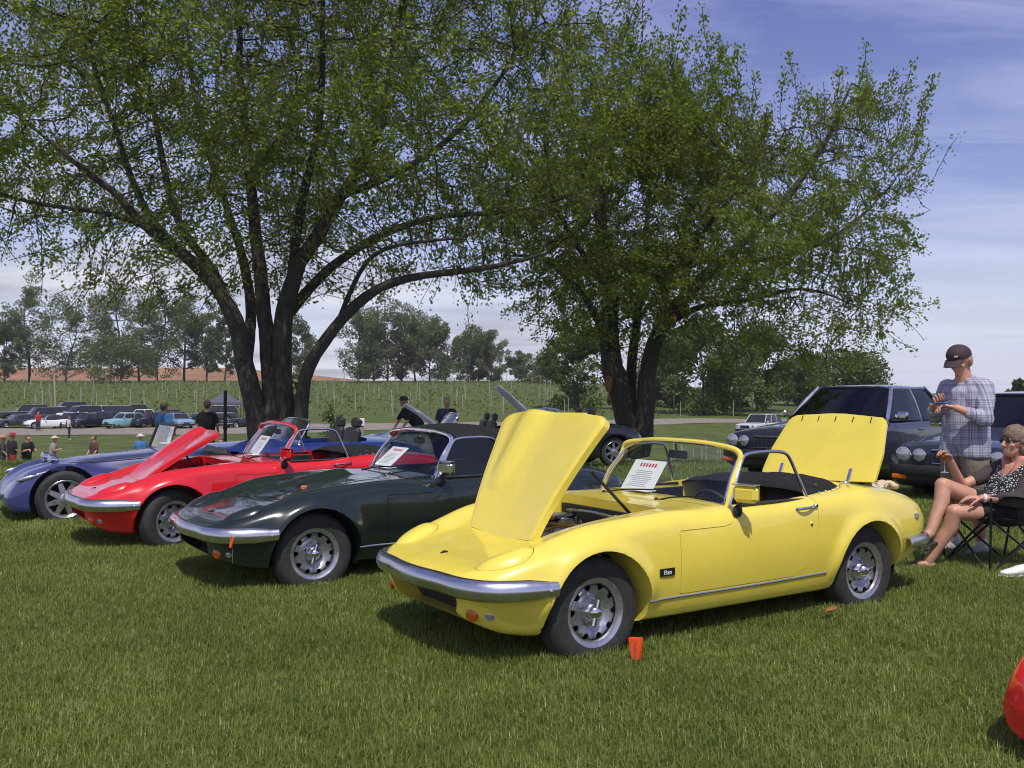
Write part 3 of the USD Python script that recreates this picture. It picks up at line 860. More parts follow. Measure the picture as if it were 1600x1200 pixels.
    panel = cat([skin, lipm])
    if opened:
        T = trimesh.transformations.rotation_matrix(bonnet_open, [0, 1, 0], hinge)
        panel.apply_transform(T)
    else:
        panel = skin
        panel.apply_translation([0, 0, .002])
    obj('bonnet', panel, colour, t, 32)
    # boot lid
    lid = tm((ELAN_M ^ prism(BOOT.buffer(-.004), .3, 1.2, 'xy')))
    if boot_open is not None:
        bx, byy = np.meshgrid(np.linspace(-2.425, -2.836, 26), np.linspace(-1, 1, 33), indexing='ij')
        P = np.zeros(bx.shape + (3,))
        for i in range(bx.shape[0]):
            sl = LineString([(bx[i, 0], -1), (bx[i, 0], 1)]).intersection(BOOT.buffer(-.003))
            w = abs(sl.bounds[3]) if not sl.is_empty else .30
            y = byy[i] * w
            z = np.array([body_z(bx[i, 0], yy) for yy in y]) - .010 * (1 - np.clip((1 - np.abs(byy[i])) / .08, 0, 1)) ** 2
            zl = np.interp(bx[i, 0], [-2.836, -2.425], [.735, .797])
            z = zl + (z - zl) * .45
            P[i] = np.c_[np.full_like(y, bx[i, 0]), y, z]
        P[:, :, 0] = -2.425 + (P[:, :, 0] + 2.425) * 1.30
        P[:, :, 1] *= 1.06
        lidm = slab(P, .022, up=(0, 0, 1))
        hz = P[0, 16, 2]
        T = trimesh.transformations.rotation_matrix(boot_open, [0, 1, 0], [-2.425, 0, hz])
        lidm.apply_transform(T)
        b = obj('boot_lid', lidm, colour, t, 32)
        for s in (1, -1):
            hm = cbox((-2.475, s * .30, hz + .008), (.10, .028, .010), .003)
            hm.apply_transform(T)
            foot = cbox((-2.395, s * .30, hz + .004), (.05, .05, .016), .004)
            obj('hinge', cat([hm, foot, ball((-2.425, s * .30, hz + .008), .014, 1)]), 'chrome', b)
        for k in range(5):
            vs = cbox((-2.91, -.30 + k * .15, float(P[-4, 16, 2]) + .001), (.045, .007, .004), .001)
            vs.apply_transform(T)
            obj('vent_slot', vs, 'dark_metal', b)
        obj('boot_floor', cbox((-2.63, 0, .43), (.40, .84, .02), .004), 'underbody', t)
    else:
        lid.apply_translation([0, 0, .001])
        obj('boot_lid', lid, colour, t, 28)
    # cabin
    obj('floor', cbox((-1.5, 0, .272), (1.1, 1.10, .02), .005), 'leather', t)
    obj('dashboard', cat([cbox((-1.03, 0, .69), (.10, 1.10, .13), .03), cbox((-.965, 0, .755), (.16, 1.06, .03), .012)]), 'trim_black', t)
    obj('transmission_tunnel', cbox((-1.45, 0, .42), (.85, .16, .28), .05), 'leather', t)
    for s in (1, -1):
        seat = obj('seat', cat([cbox((-1.55, s * .29, .40), (.48, .42, .16), .05)]), 'leather', t)
        bk = moved(cbox((0, 0, .21), (.11, .42, .44), .05), (-1.80, s * .29, .42), (0, -.28, 0))
        obj('seat_back', bk, 'leather', seat)
    sw = trimesh.creation.torus(.17, .011, major_sections=32, minor_sections=8)
    sw.apply_transform(trimesh.transformations.euler_matrix(0, -1.15, 0))
    sw.apply_translation([-1.20, .29, .66])
    sc = tube([(-1.20, .29, .66), (-1.05, .29, .61)], .018, 8)
    sp = [tube([(-1.20, .29, .66), np.array([-1.20, .29, .66]) + trimesh.transformations.euler_matrix(0, -1.15, 0)[:3, :3] @ np.array([.17 * math.cos(a), .17 * math.sin(a), 0])], .008, 6) for a in (.3, 2.4, 4.5)]
    obj('steering_wheel', cat([sw, sc] + sp), 'trim_black', t)
    # windscreen
    half = 21
    u = np.linspace(-1, 1, 2 * half + 1)
    base = np.c_[-.872 - .105 * np.abs(u) ** 2.4, .578 * u, .772 - .020 * np.abs(u) ** 2]
    su = np.sign(u) * np.minimum(np.abs(u), 1)
    top = np.c_[-1.135 - .045 * np.abs(u) ** 2.4, .515 * su, 1.098 - .045 * np.abs(u) ** 3]
    G = np.array([[base[j] * (1 - v) + top[j] * v + np.array([.018, 0, .012]) * math.sin(v * np.pi) for j in range(len(u))] for v in np.linspace(0, 1, 13)])
    ws = obj('windscreen_frame', cat([tube(smooth_path(np.vstack([base[0] - [.005, 0, .02], G[3:11:3, 0] + [-.012, -.012, 0], [-1.150, -.535, 1.045], [-1.150, -.505, 1.072], top[6:-6:4] + [-.004, 0, .010], [-1.150, .505, 1.072], [-1.150, .535, 1.045], G[3:11:3, -1][::-1] + [-.012, .012, 0], base[-1] - [.005, 0, .02]]), 80), .017, 10)]), frame or colour, t)
    rimpath = np.vstack([base[1:-1:2], G[1:12, -1], top[-3:2:-2], G[11:0:-1, 0]])
    obj('chrome_bead', tube(rimpath + [.006, 0, .003], .0065, 6, closed=True), 'chrome', ws)
    obj('glass', grid_mesh(G), 'glass', ws, True)
    obj('rubber_seal', tube(base + [.006, 0, -.006], .012, 6), 'trim_black', ws)
    for yw in (-.28, .22):
        q = smooth_path([(-.80, yw, .772), (-.845, yw + .10, .798), (-.875, yw + .24, .812), (-.90, yw + .36, .818)], 14)
        q[:, 0] += .03
        obj('wiper', cat([tube(q, .0055, 6), ball((-.775, yw, .775), .016, 1)]), 'dark_metal', ws)
    obj('rear_view_mirror', cat([cbox((-1.15, .0, 1.02), (.02, .17, .05), .012), tube([(-1.14, 0, 1.03), (-1.13, 0, 1.09)], .006, 6)]), 'trim_black', ws)
    # door window frames
    for s in (1, -1):
        w = smooth_path([(-1.000, s * .592, .765), (-1.09, s * .570, .93), (-1.160, s * .545, 1.030), (-1.20, s * .540, 1.050), (-1.36, s * .545, 1.060), (-1.50, s * .552, 1.050), (-1.545, s * .556, 1.020), (-1.60, s * .575, .90), (-1.655, s * .600, .765)], 44)
        wf = obj('window_frame', tube(w, .0105, 8), 'satin_chrome', t)
        if hood_up:
            a = smooth_path([(-1.000, s * .590, .760), (-1.18, s * .548, 1.042)], 8)
            b = np.array([(x, s * (.592 if i == 0 else .592 - .048 * min(i / 7, 1)), z) for i, (x, z) in enumerate(zip(np.linspace(-1.66, -1.55, 8), np.linspace(.765, 1.048, 8)))])
            obj('window', grid_mesh(np.stack([a, (a * .5 + b * .5) + [0, s * .004, .003], b], 1)), 'glass_tinted', wf, True)
    # door mirror on the driver's side and (dark) on the far side
    for s in ((1,) if not hood_up else (1,)):
        mz, mx, my = .845, -.985, .735
        hd = moved(cbox((0, 0, 0), (.055, .155, .100), .024), (mx, s * my, mz), (0, 0, s * .25))
        mr = obj('door_mirror', cat([hd]), colour if not hood_up else 'chrome', t)
        obj('mirror_glass', moved(cbox((0, 0, 0), (.006, .135, .082), .002), (mx - .031, s * (my - .006), mz), (0, 0, s * .25)), 'chrome', mr)
        obj('mirror_hood', moved(cbox((0, 0, .052), (.06, .15, .008), .003), (mx, s * my, mz), (0, 0, s * .25)), 'satin_chrome', mr)
        obj('mirror_stalk', cat([tube([(mx, s * .700, .80), (mx - .005, s * .66, .745)], .010, 8), ball((mx - .005, s * .668, .742), .034, 2, (1, .55, 1.1))]), 'trim_black', mr)
    if not hood_up:
        # folded hood under its cover behind the seats, with bright studs
        hx = np.linspace(-1.72, -2.235, 22)
        P = []
        for i, x in enumerate(hx):
            w = np.interp(-x, [1.72, 1.95, 2.10, 2.20, 2.235], [.585, .565, .50, .38, .20])
            yv = np.linspace(-1, 1, 31) * w
            e = 1 - np.abs(np.linspace(-1, 1, 31)) ** 6
            f = np.clip(min((i + .5) / 3.0, (21.5 - i) / 5.0), 0, 1)
            zb = np.array([body_z(x, min(abs(q) + .02, .6)) for q in yv])
            lump = meshkit.fbm(np.c_[np.full(31, x) * 9, yv * 7, yv * 0], 3, 2) - .5
            P.append(np.c_[np.full(31, x), yv, zb - .012 + (.052 + lump * .03) * np.sqrt(f) * e])
        hc = obj('hood_cover', slab(P, .01, up=(0, 0, 1)), 'hood_fabric', t, True)
        studs = []
        for s in (1, -1):
            for k in range(6):
                x = -1.78 - .07 * k
                y = s * (np.interp(-x, [1.72, 1.95, 2.10, 2.20, 2.235], [.585, .565, .50, .38, .20]) + .006)
                obj('stud', ball((x, y, body_z(x, min(abs(y) + .0, .62)) + .007), .0095, 1, (1, 1, .7)), 'chrome', hc)
    else:
        # raised hood (dark cloth): arched from the screen rail to the rear deck
        st = [(-1.165, .525, 1.048, 1.112), (-1.30, .545, 1.066, 1.140), (-1.50, .552, 1.068, 1.150), (-1.70, .56, 1.045, 1.128), (-1.90, .565, .985, 1.07), (-2.06, .545, .90, .975), (-2.19, .49, .822, .860), (-2.24, .44, .800, .822)]
        P = []
        xs = np.linspace(st[0][0], st[-1][0], 30)
        A = np.array(st)
        fs = [PchipInterpolator(-A[:, 0], A[:, k]) for k in (1, 2, 3)]
        for x in xs:
            w, ze, zc = (float(f(-x)) for f in fs)
            v = np.linspace(-1, 1, 33)
            low = np.interp(-x, [1.165, 1.56, 1.66, 2.24], [0.02, .02, .29, .02])
            top = np.c_[np.full(33, x), v * w, zc - (zc - ze) * np.abs(v) ** 3.2]
            sk0 = [x, -(w + .03 * min(low / .1, 1)), ze - low]
            sk1 = [x, (w + .03 * min(low / .1, 1)), ze - low]
            P.append(np.vstack([sk0, top, sk1]))
        hd = obj('soft_top', slab(P, .008, up=(0, 0, 1)), 'hood_fabric', t, 60)
        obj('rail_seam', tube(np.array(P)[1, 1:-1] + [0, 0, .004], .005, 6), 'trim_black', hd)
    return t


DX, DY = -np.cos(.5687), -np.sin(.5687)       # forward direction of the cars of the row
ROW_YAW = math.atan2(DY, DX)
yel = make_elan('sports_car', 'yellow open sports car with raised bonnet and boot lid, nearest of the row', (.087, 5.408, 0), ROW_YAW, 'yellow_paint', bonnet_open=.86, boot_open=1.17)
# ------------------------------------------------------------------ trees
def colonize(seed_pos, seed_par, attr, step, infl, kill, iters, rng, up=.0, wob=.2):
    pos = [np.array(p) for p in seed_pos]
    par = list(seed_par)
    attr = np.array(attr)
    lastc = {}
    for it in range(iters):
        if len(attr) == 0:
            break
        P = np.array(pos)
        d, i = cKDTree(P).query(attr, distance_upper_bound=infl)
        ok = np.isfinite(d)
        if not ok.any():
            break
        D = attr[ok] - P[i[ok]]
        D /= np.linalg.norm(D, axis=1, keepdims=True) + 1e-9
        acc = np.zeros_like(P)
        np.add.at(acc, i[ok], D)
        k = np.unique(i[ok])
        v = acc[k]
        v /= np.linalg.norm(v, axis=1, keepdims=True) + 1e-9
        v += rng.normal(0, wob, v.shape) + [0, 0, up]
        v /= np.linalg.norm(v, axis=1, keepdims=True) + 1e-9
        new = P[k] + v * step
        dn, _ = cKDTree(P).query(new)
        good = dn > step * .45
        if not good.any():
            break
        for kk, q in zip(k[good], new[good]):
            par.append(int(kk))
            pos.append(q)
        d2, _ = cKDTree(np.array(pos)).query(attr)
        attr = attr[d2 > kill]
    return np.array(pos), np.array(par)


def chains(par, rad):
    """Splits the branch graph into runs of nodes, each following its thickest child."""
    n = len(par)
    kids = [[] for _ in range(n)]
    for i, p in enumerate(par):
        if p >= 0:
            kids[p].append(i)
    out = []
    start = [(i, -1) for i in range(n) if par[i] < 0]
    while start:
        i, b = start.pop()
        run = ([b] if b >= 0 else []) + [i]
        while kids[i]:
            ks = sorted(kids[i], key=lambda k: -rad[k])
            start += [(k, i) for k in ks[1:]]
            i = ks[0]
            run.append(i)
        out.append(run)
    return out


def leaf_quads(centres, dirs, size, rng, droop=.12, aspect=.62, fold=.25):
    """Leaves: four-cornered blades folded along the midrib, turned every way."""
    n = len(centres)
    d = dirs + rng.normal(0, .55, (n, 3)) - [0, 0, droop]
    d /= np.linalg.norm(d, axis=1, keepdims=True)
    w = np.cross(d, rng.normal(0, 1, (n, 3)))
    w /= np.linalg.norm(w, axis=1, keepdims=True)
    nn = np.cross(d, w)
    L = size * rng.uniform(.65, 1.3, n)[:, None]
    a = centres
    t = a + d * L
    m = a + d * L * .45 - nn * L * fold * .3
    l, r = m + w * L * aspect * .5 + nn * L * fold * .3, m - w * L * aspect * .5 + nn * L * fold * .3
    v = np.stack([a, r, t, l], 1).reshape(-1, 3)
    b = np.arange(n)[:, None] * 4
    f = np.stack([b + [0, 1, 2], b + [0, 2, 3]], 1).reshape(-1, 3)
    return trimesh.Trimesh(v, f, process=False)


def big_tree(name, label, base, limbs, envelope, n_attr, leaves, leaf_size, seed, twig=.007, shoots=200, group=None, wound=None, step=.26):
    """limbs: list of (polyline of world points, r0, r1). envelope(points) -> keep mask, bounds."""
    rng = np.random.default_rng(seed)
    inside, lo, hi = envelope
    A = rng.uniform(lo, hi, (n_attr * 6, 3))
    A = A[inside(A)][:n_attr]
    pos, par, hand, limb_of = [], [], [], []
    for li, (pl, r0, r1) in enumerate(limbs):
        pl = np.asarray(pl, float)
        L = np.r_[0, np.cumsum(np.linalg.norm(np.diff(pl, axis=0), axis=1))]
        m = max(int(L[-1] / .28), 3)
        q = smooth_path(pl, m)
        wobble = (meshkit.noise(np.c_[np.arange(m) * .6, np.full(m, li * 7.1), np.zeros(m)], 1) - .5) * .10
        q[:, 0] += wobble * np.linspace(0, 1, m)
        if li == 0 or not pos:
            first = -1
        else:
            P = np.array(pos)
            k = int(np.argmin(np.linalg.norm(P - q[0], axis=1)))
            first = k if np.linalg.norm(P[k] - q[0]) < .6 else -1
        for j in range(m):
            par.append(first if j == 0 else len(pos) - 1)
            pos.append(q[j])
            hand.append(r0 + (r1 - r0) * j / (m - 1))
            limb_of.append(li)
    n0 = len(pos)
    pos, par = colonize(pos, par, A, step, 2.6, .36, 170, rng, .03, .22)
    n = len(pos)
    # upright and drooping shoots at the ends
    kids = np.bincount(par[par >= 0], minlength=n)
    tips = np.where(kids == 0)[0]
    pos, par = list(pos), list(par)
    for t in rng.permutation(tips)[:shoots]:
        p, d = np.array(pos[t]), np.array(pos[t]) - np.array(pos[par[t]])
        d = d / (np.linalg.norm(d) + 1e-9)
        high = p[2] > (lo[2] + hi[2]) * .45
        d = d + [0, 0, 1.5 if high else -.15]
        cur = t
        for s in range(rng.integers(3, 8 if high else 5)):
            d = d / np.linalg.norm(d) + rng.normal(0, .10, 3)
            p = p + d / np.linalg.norm(d) * .20
            pos.append(p)
            par.append(cur)
            cur = len(pos) - 1
    pos, par = np.array(pos), np.array(par)
    n = len(pos)
    load = np.zeros(n)
    for i in range(n - 1, -1, -1):
        load[i] = max(load[i], twig ** 2.35)
        if par[i] >= 0:
            load[par[i]] += load[i]
    rad = np.minimum(load ** (1 / 2.35), .16)
    rad[:n0] = np.array(hand)
    for i in range(n0, n):
        rad[i] = min(rad[i], rad[par[i]] * .86) if par[i] < n0 else min(rad[i], rad[par[i]])
    rad = np.maximum(rad, twig * .8)
    t = thing(name, label, 'tree', base, 0, group)
    B = np.asarray(base, float)
    limb_m, thin = [], []
    for run in chains(par, np.where(np.arange(n) < n0, rad + 10 - np.arange(n) * 1e-6, rad)):
        if len(run) < 2:
            continue
        r = rad[run].copy()
        if run[0] < n0 and run[1] >= n0:
            r[0] = r[1] * 1.15
        elif run[0] < n0 and len(run) > 2 and limb_of[run[0]] != limb_of[run[1]]:
            r[0] = r[1] * 1.1
        big = r.max() > .075
        tb = tube(pos[run] - B, r, 14 if r.max() > .2 else (8 if big else 4), caps=False)
        if r.max() > .12:
            nrm = tb.vertices * 3.0
            cen = np.repeat(pos[run] - B, 14 if r.max() > .2 else 8, 0)
            k = 1 + (meshkit.fbm(np.c_[nrm[:, :2] * 2, nrm[:, 2] * .6], 3, seed) - .5) * .42
            tb.vertices = cen + (tb.vertices - cen) * k[:, None]
        (limb_m if big else thin).append((r.max(), tb))
    limb_m.sort(key=lambda q: -q[0])
    obj('trunk', limb_m[0][1], 'bark', t, True)
    for _, m in limb_m[1:]:
        obj('limb', m, 'bark', t, True)
    obj('twigs', cat([m for _, m in thin]), 'bark', t, True, kind='stuff')
    # leaves along everything thin, fewer in the shaded inside
    w = np.where((rad < .028) & (np.arange(n) >= n0), 1.0, 0.0)
    cl = meshkit.fbm(pos * .55, 3, seed + 3)
    w *= np.clip((cl - .36) * 6, .03, 1.5)
    w *= np.clip((pos[:, 2] - lo[2]) / ((hi[2] - lo[2]) * .30), .45, 1)
    idx = rng.choice(n, leaves // 4, p=w / w.sum())
    idx = np.repeat(idx, 4)
    c = pos[idx] + rng.normal(0, .075, (len(idx), 3))
    d = pos[idx] - pos[np.maximum(par[idx], 0)]
    d /= np.linalg.norm(d, axis=1, keepdims=True) + 1e-9
    obj('crown', leaf_quads(c - B, d, leaf_size, rng), 'leaf_spring', t, False, kind='stuff')
    return t, pos, rad


def limb(px, d0, d1, extra=0.0):
    """Photo pixels of a limb to world points; depth goes from d0 to d1 along it."""
    n = len(px)
    return [pw(x, y, d0 + (d1 - d0) * i / max(n - 1, 1)) for i, (x, y) in enumerate(px)]


D1 = 18.0
g1 = float(ground_z(-4.6, D1))
b1 = np.array([-4.55, D1, g1])
T1 = [
    (limb([(408, 745), (402, 660), (380, 560), (368, 500), (338, 450), (285, 395), (222, 348), (178, 300), (120, 258), (20, 170)], 18, 17.2), .34, .028),
    (limb([(452, 745), (446, 640), (440, 545), (452, 455), (478, 395), (535, 305), (590, 205), (612, 90), (640, -60)], 18.2, 17.0), .34, .05),
    (limb([(428, 742), (424, 640), (420, 560), (408, 440), (396, 330), (382, 200), (372, 60), (365, -90)], 17.9, 18.6), .30, .05),
    (limb([(466, 742), (470, 640), (486, 568), (535, 498), (600, 447), (680, 428), (760, 418), (860, 395)], 18.0, 16.6), .24, .045),
    (limb([(352, 470), (330, 420), (290, 365), (258, 270), (236, 150), (215, 20)], 17.8, 19.6), .17, .04),
    (limb([(444, 500), (468, 470), (520, 415), (600, 366), (690, 338), (800, 330), (905, 300)], 18.0, 19.5), .18, .04),
    (limb([(385, 565), (392, 480), (372, 380), (330, 250), (300, 120), (290, -20)], 18.1, 21.5), .18, .04),
    (limb([(528, 505), (552, 445), (582, 400), (640, 380), (720, 372)], 17.6, 15.4), .085, .035),
    (limb([(455, 450), (470, 330), (500, 180), (505, 40), (520, -120)], 18.0, 15.6), .16, .04),
    (limb([(228, 352), (150, 330), (70, 320), (-40, 290)], 17.5, 16.4), .09, .035),
    (limb([(286, 396), (230, 330), (190, 230), (150, 110), (130, 0)], 17.6, 15.2), .12, .035),
    (limb([(535, 305), (620, 270), (720, 200), (800, 90), (850, 0)], 17.6, 18.6), .12, .035),
]


T1 = [(a, r0 * .66, r1 * .6) for a, r0, r1 in T1]


def env1(p):
    q = (p - [-4.5, 18.2, 7.2]) / [7.4, 5.4, 5.4]
    r = np.linalg.norm(q, axis=1)
    k = (r < .93 + .16 * (meshkit.fbm(p * .33, 2, 4) - .5) * 2)
    zmin = 3.35 + np.clip(-(p[:, 0] + 8.5) * .25, 0, 1.2) + (meshkit.noise(p * .7, 8) - .5) * .9
    return k & (p[:, 2] > zmin)


big_tree('old_fruit_tree', 'large old tree with several dark stems behind the red and green cars', b1, T1, (env1, [-12.4, 12, 3.0], [3.4, 24, 12.8]), 8000, 235000, .070, 11, shoots=1500)

D2 = 24.0
g2 = float(ground_z(3.1, D2))
b2 = np.array([3.05, D2, g2])
T2 = [
    (limb([(988, 715), (982, 660), (968, 610), (952, 540), (955, 455), (945, 380), (935, 280), (950, 170), (960, 60)], 24, 24.5), .46, .045),
    (limb([(1004, 700), (1008, 640), (1012, 580), (1030, 520), (1068, 465), (1130, 405), (1210, 330), (1290, 220), (1330, 130)], 23.9, 23.4), .34, .045),
    (limb([(950, 545), (918, 470), (872, 422), (840, 402), (790, 400)], 24, 22.4), .15, .035),
    (limb([(1040, 508), (1100, 478), (1170, 468), (1240, 452), (1300, 462), (1360, 490)], 23.8, 22.6), .12, .012),
    (limb([(1020, 545), (1045, 440), (1080, 330), (1110, 250)], 23.9, 25.6), .16, .04),
    (limb([(985, 640), (990, 540), (1005, 430), (1015, 300), (1030, 180)], 24.2, 26.4), .20, .04),
    (limb([(955, 455), (900, 380), (860, 290), (850, 190)], 24.2, 22.6), .13, .035),
    (limb([(1130, 405), (1230, 400), (1330, 350), (1400, 280)], 23.6, 24.8), .11, .03),
    (limb([(1068, 465), (1090, 380), (1150, 300), (1185, 240)], 23.6, 21.6), .13, .035),
]


T2 = [(a, r0 * .78, r1 * .6) for a, r0, r1 in T2]


def env2(p):
    q = (p - [4.35, 24.0, 5.7]) / [5.75, 5.0, 4.4]
    r = np.linalg.norm(q, axis=1)
    k = r < .94 + .26 * (meshkit.fbm(p * .45, 2, 14) - .5) * 2
    r3 = np.linalg.norm((p - [8.2, 24.0, 7.1]) / [1.9, 2.4, 2.3], axis=1)
    k = k | (r3 < .95)
    top = np.interp(p[:, 0], [-1, 1.5, 3.0, 5.0, 6.4, 7.2, 8.0, 9.2, 10.5], [9.9, 9.7, 9.0, 8.1, 7.2, 7.4, 8.8, 9.0, 8.0])     # the dip between the two heads
    r2 = np.linalg.norm((p - [7.2, 23.4, 3.6]) / [2.75, 3.0, 1.7], axis=1)
    k = k | (r2 < .92 + .3 * (meshkit.fbm(p * .6, 2, 15) - .5))
    zmin = 2.05 + np.clip(3.2 - p[:, 0], 0, 4) * .45 + (meshkit.noise(p * .8, 3) - .5) * .8
    return k & (p[:, 2] > zmin) & (p[:, 2] < top)


t2, _, _ = big_tree('old_fruit_tree', 'wide old tree with a split trunk and pale wounds behind the yellow car', b2, T2, (env2, [-2.0, 18.5, 2.2], [11.4, 29.5, 10.6]), 8500, 185000, .078, 23, shoots=1800)
for (px, py), sc in (((951, 600), .9), ((952, 625), .6), ((1052, 500), .8)):
    w = ball((0, 0, 0), .16 * sc, 2, (.62, .30, 1.5))
    q = pw(px, py, 23.62 if px < 1000 else 23.5)
    obj('bark_wound', moved(w, q - b2), 'bark_wound', t2, True)


# far trees: several kinds, each built once
def far_tree(name, label, loc, H, W, seed, kind='airy', mat='leaf_far', leaves=1900, leaf=.42, group=None, bare=.18):
    rng = np.random.default_rng(seed)
    t = thing(name, label, 'tree', loc, 0, group)
    trunk = smooth_path([(0, 0, -1.0), (rng.normal(0, W * .02), 0, H * .25), (rng.normal(0, W * .05), rng.normal(0, W * .05), H * .6), (rng.normal(0, W * .07), 0, H * .95)], 12)
    r = np.linspace(H * .014, H * .002, 12)
    parts = []
    cents = []
    nb = 30 if kind != 'bush' else 14
    ks = .62 if kind != 'bush' else 1.0
    for k in range(nb):
        f = bare + (1 - bare) * (k + rng.random()) / nb
        a = rng.random() * 6.283
        base = trunk[int(np.clip(f * .88 * 11, 0, 11))]
        prof = {'airy': np.sin(np.pi * np.clip(.12 + .84 * f, 0, 1)) ** .7, 'round': np.sin(np.pi * np.clip(.10 + .86 * f, 0, 1)) ** .5, 'column': .75 * np.sin(np.pi * np.clip(.16 + .82 * f, 0, 1)) ** .4, 'bush': np.sqrt(np.clip(1 - f ** 2.2, 0, 1))}[kind]
        rad = W / 2 * prof * rng.uniform(.55, 1.0)
        tip = base + [math.cos(a) * rad, math.sin(a) * rad, rad * rng.uniform(.25, .9) + H * .02]
        mid = (base + tip) / 2 + [0, 0, -rad * .08]
        parts.append(tube(smooth_path([base, mid, tip], 6), np.linspace(H * .005, H * .0013, 6), 4, caps=False))
        cents.append((tip, .26 * ks * W * rng.uniform(.45, .95)))
        cents.append(((base + tip) / 2, .20 * ks * W * rng.uniform(.45, .9)))
    cents.append((trunk[-1], .14 * W))
    obj('trunk', tube(trunk, r, 8), 'bark', t, True)
    obj('branches', cat(parts), 'bark', t, True, kind='stuff')
    C = np.array([c for c, _ in cents])
    S = np.array([s for _, s in cents])
    wgt = S ** 2
    i = rng.choice(len(C), leaves, p=wgt / wgt.sum())
    u = rng.normal(0, 1, (leaves, 3))
    u /= np.linalg.norm(u, axis=1, keepdims=True)
    p = C[i] + u * (S[i] * rng.random(leaves) ** .45)[:, None] * [1, 1, .85]
    p = p[p[:, 2] > H * bare * .5]
    obj('crown', leaf_quads(p, np.zeros_like(p) + [0, 0, .2], leaf, rng, aspect=.8), mat, t, False, kind='stuff')
    return t


def at_px(px, d):
    x = (px - 800) / FPX * d
    return np.array([x, d, float(ground_z(x, d))])


FAR = [  # photo x, depth, top row, width px, kind, mat, label
    (8, 236, 492, 56, 'round', 'leaf_far', 'dark tree cut by the left frame edge, in the far row'),
    (46, 246, 430, 84, 'airy', 'leaf_far_pale', 'tallest slender tree with a bare lower stem at far left of the row'),
    (104, 240, 470, 96, 'round', 'leaf_far', 'dense tree left of the gap with the brown hill'),
    (188, 244, 438, 96, 'airy', 'leaf_far_pale', 'tall airy tree right of the brown hill gap'),
    (172, 230, 522, 84, 'bush', 'leaf_far', 'low dense bush tree under the airy tree by the brown hill'),
    (246, 242, 442, 104, 'column', 'leaf_far', 'broad full tree in the middle of the left far row'),
    (287, 250, 446, 70, 'airy', 'leaf_far', 'tree with leaves thin enough to see its stem, left of the old trunk'),
    (322, 256, 478, 54, 'airy', 'leaf_far_pale', 'slim tree second to the left of the old trunk'),
    (350, 250, 486, 50, 'airy', 'leaf_far', 'slim tree next to the left edge of the old trunk'),
    (468, 246, 496, 58, 'column', 'leaf_far', 'single tree seen just right of the old trunk'),
    (560, 240, 486, 84, 'column', 'leaf_far', 'leftmost full tree of the middle far clump'),
    (606, 246, 470, 92, 'round', 'leaf_far', 'tallest tree of the middle far clump'),
    (650, 250, 492, 70, 'airy', 'leaf_far_pale', 'thin tree in the centre of the middle far clump'),
    (695, 244, 506, 76, 'column', 'leaf_far', 'dense tree right of centre in the middle far clump'),
    (732, 250, 515, 56, 'column', 'leaf_far', 'second tree from the right in the middle far clump'),
    (766, 246, 524, 52, 'round', 'leaf_far_pale', 'rightmost tree of the middle far clump'),
    (585, 252, 500, 70, 'column', 'leaf_far', 'second full tree from the left in the middle far clump'),
    (628, 256, 482, 64, 'column', 'leaf_far', 'tree directly right of the tallest one in the middle far clump'),
    (672, 256, 498, 60, 'round', 'leaf_far', 'tree left of the dense one in the middle far clump'),
    (748, 256, 520, 52, 'column', 'leaf_far', 'narrow tree between the last two of the middle far clump'),
    (218, 252, 452, 84, 'column', 'leaf_far', 'full tree between the airy tree and the broad one of the left row'),
    (814, 262, 556, 34, 'airy', 'leaf_far_pale', 'small thin pale tree standing alone on the skyline'),
    (855, 235, 574, 62, 'bush', 'leaf_far', 'low grey green bush on the skyline right of the thin pale tree'),
    (905, 120, 500, 108, 'round', 'leaf_dark', 'dense green tree behind the left side of the split trunk'),
    (1100, 112, 512, 150, 'round', 'leaf_dark', 'dark spreading tree behind the right side of the split trunk'),
    (1185, 118, 516, 120, 'round', 'leaf_dark', 'dark full tree in the middle of the right background'),
    (1040, 130, 540, 90, 'bush', 'leaf_far', 'dull green bush seen through the fork of the split trunk'),
    (1262, 140, 562, 76, 'round', 'leaf_far', 'low tree left of the rounded bright tree on the right'),
    (1338, 128, 560, 104, 'bush', 'leaf_dark', 'rounded bright green tree above the dark saloon roof'),
    (1240, 150, 590, 110, 'bush', 'leaf_far', 'hedge-like bush low under the right background trees'),
    (1592, 90, 596, 44, 'bush', 'leaf_dark', 'dark bush top at the right frame edge behind the man'),
]
for i, (px, d, top, w, kind, mat, lab) in enumerate(FAR):
    b = at_px(px, d)
    H = (EYE + (HOR - top + (6 if kind != 'bush' else 0)) / FPX * d) - b[2]
    far_tree('bush' if kind == 'bush' else 'background_tree', lab, b, H, w / FPX * d * 1.22, 100 + i, kind, mat, leaves=7500 if d > 200 else 12000, leaf=.46 if d > 200 else .36, bare=.03 if kind == 'bush' else (.20 if kind == 'airy' else .08))

# ------------------------------------------------------------------ lawn blades
M('grass_blade', {'g': ('geometry', {}), 'n': ('noise_texture', {'scale': .9, 'detail': 5.0, 'roughness': .65}), 'ad': ('math', {'math_type': 'multiply_add', 'value2': .42}),
                  'r': ('rgb_ramp', {'ramp': [(.30, (.12, .158, .028)), (.62, (.22, .268, .055)), (.95, (.46, .46, .20))]}),
                  'tmx': ('mix', {'fac': .6, 'color2': (.15, .22, .02)}),
                  'p': ('principled_bsdf', {'roughness': .42, 'specular_ior_level': .5}), 't': ('translucent_bsdf', {}), 'm': ('mix_closure', {'fac': .30})},
  [('g.position', 'n.vector'), ('g.random_per_island', 'ad.value1'), ('n.fac', 'ad.value3'), ('ad.value', 'r.fac'), ('r.color', 'p.base_color'), ('r.color', 'tmx.color1'), ('tmx.color', 't.color'),
   ('p.BSDF', 'm.closure1'), ('t.BSDF', 'm.closure2')], surface='m.closure')


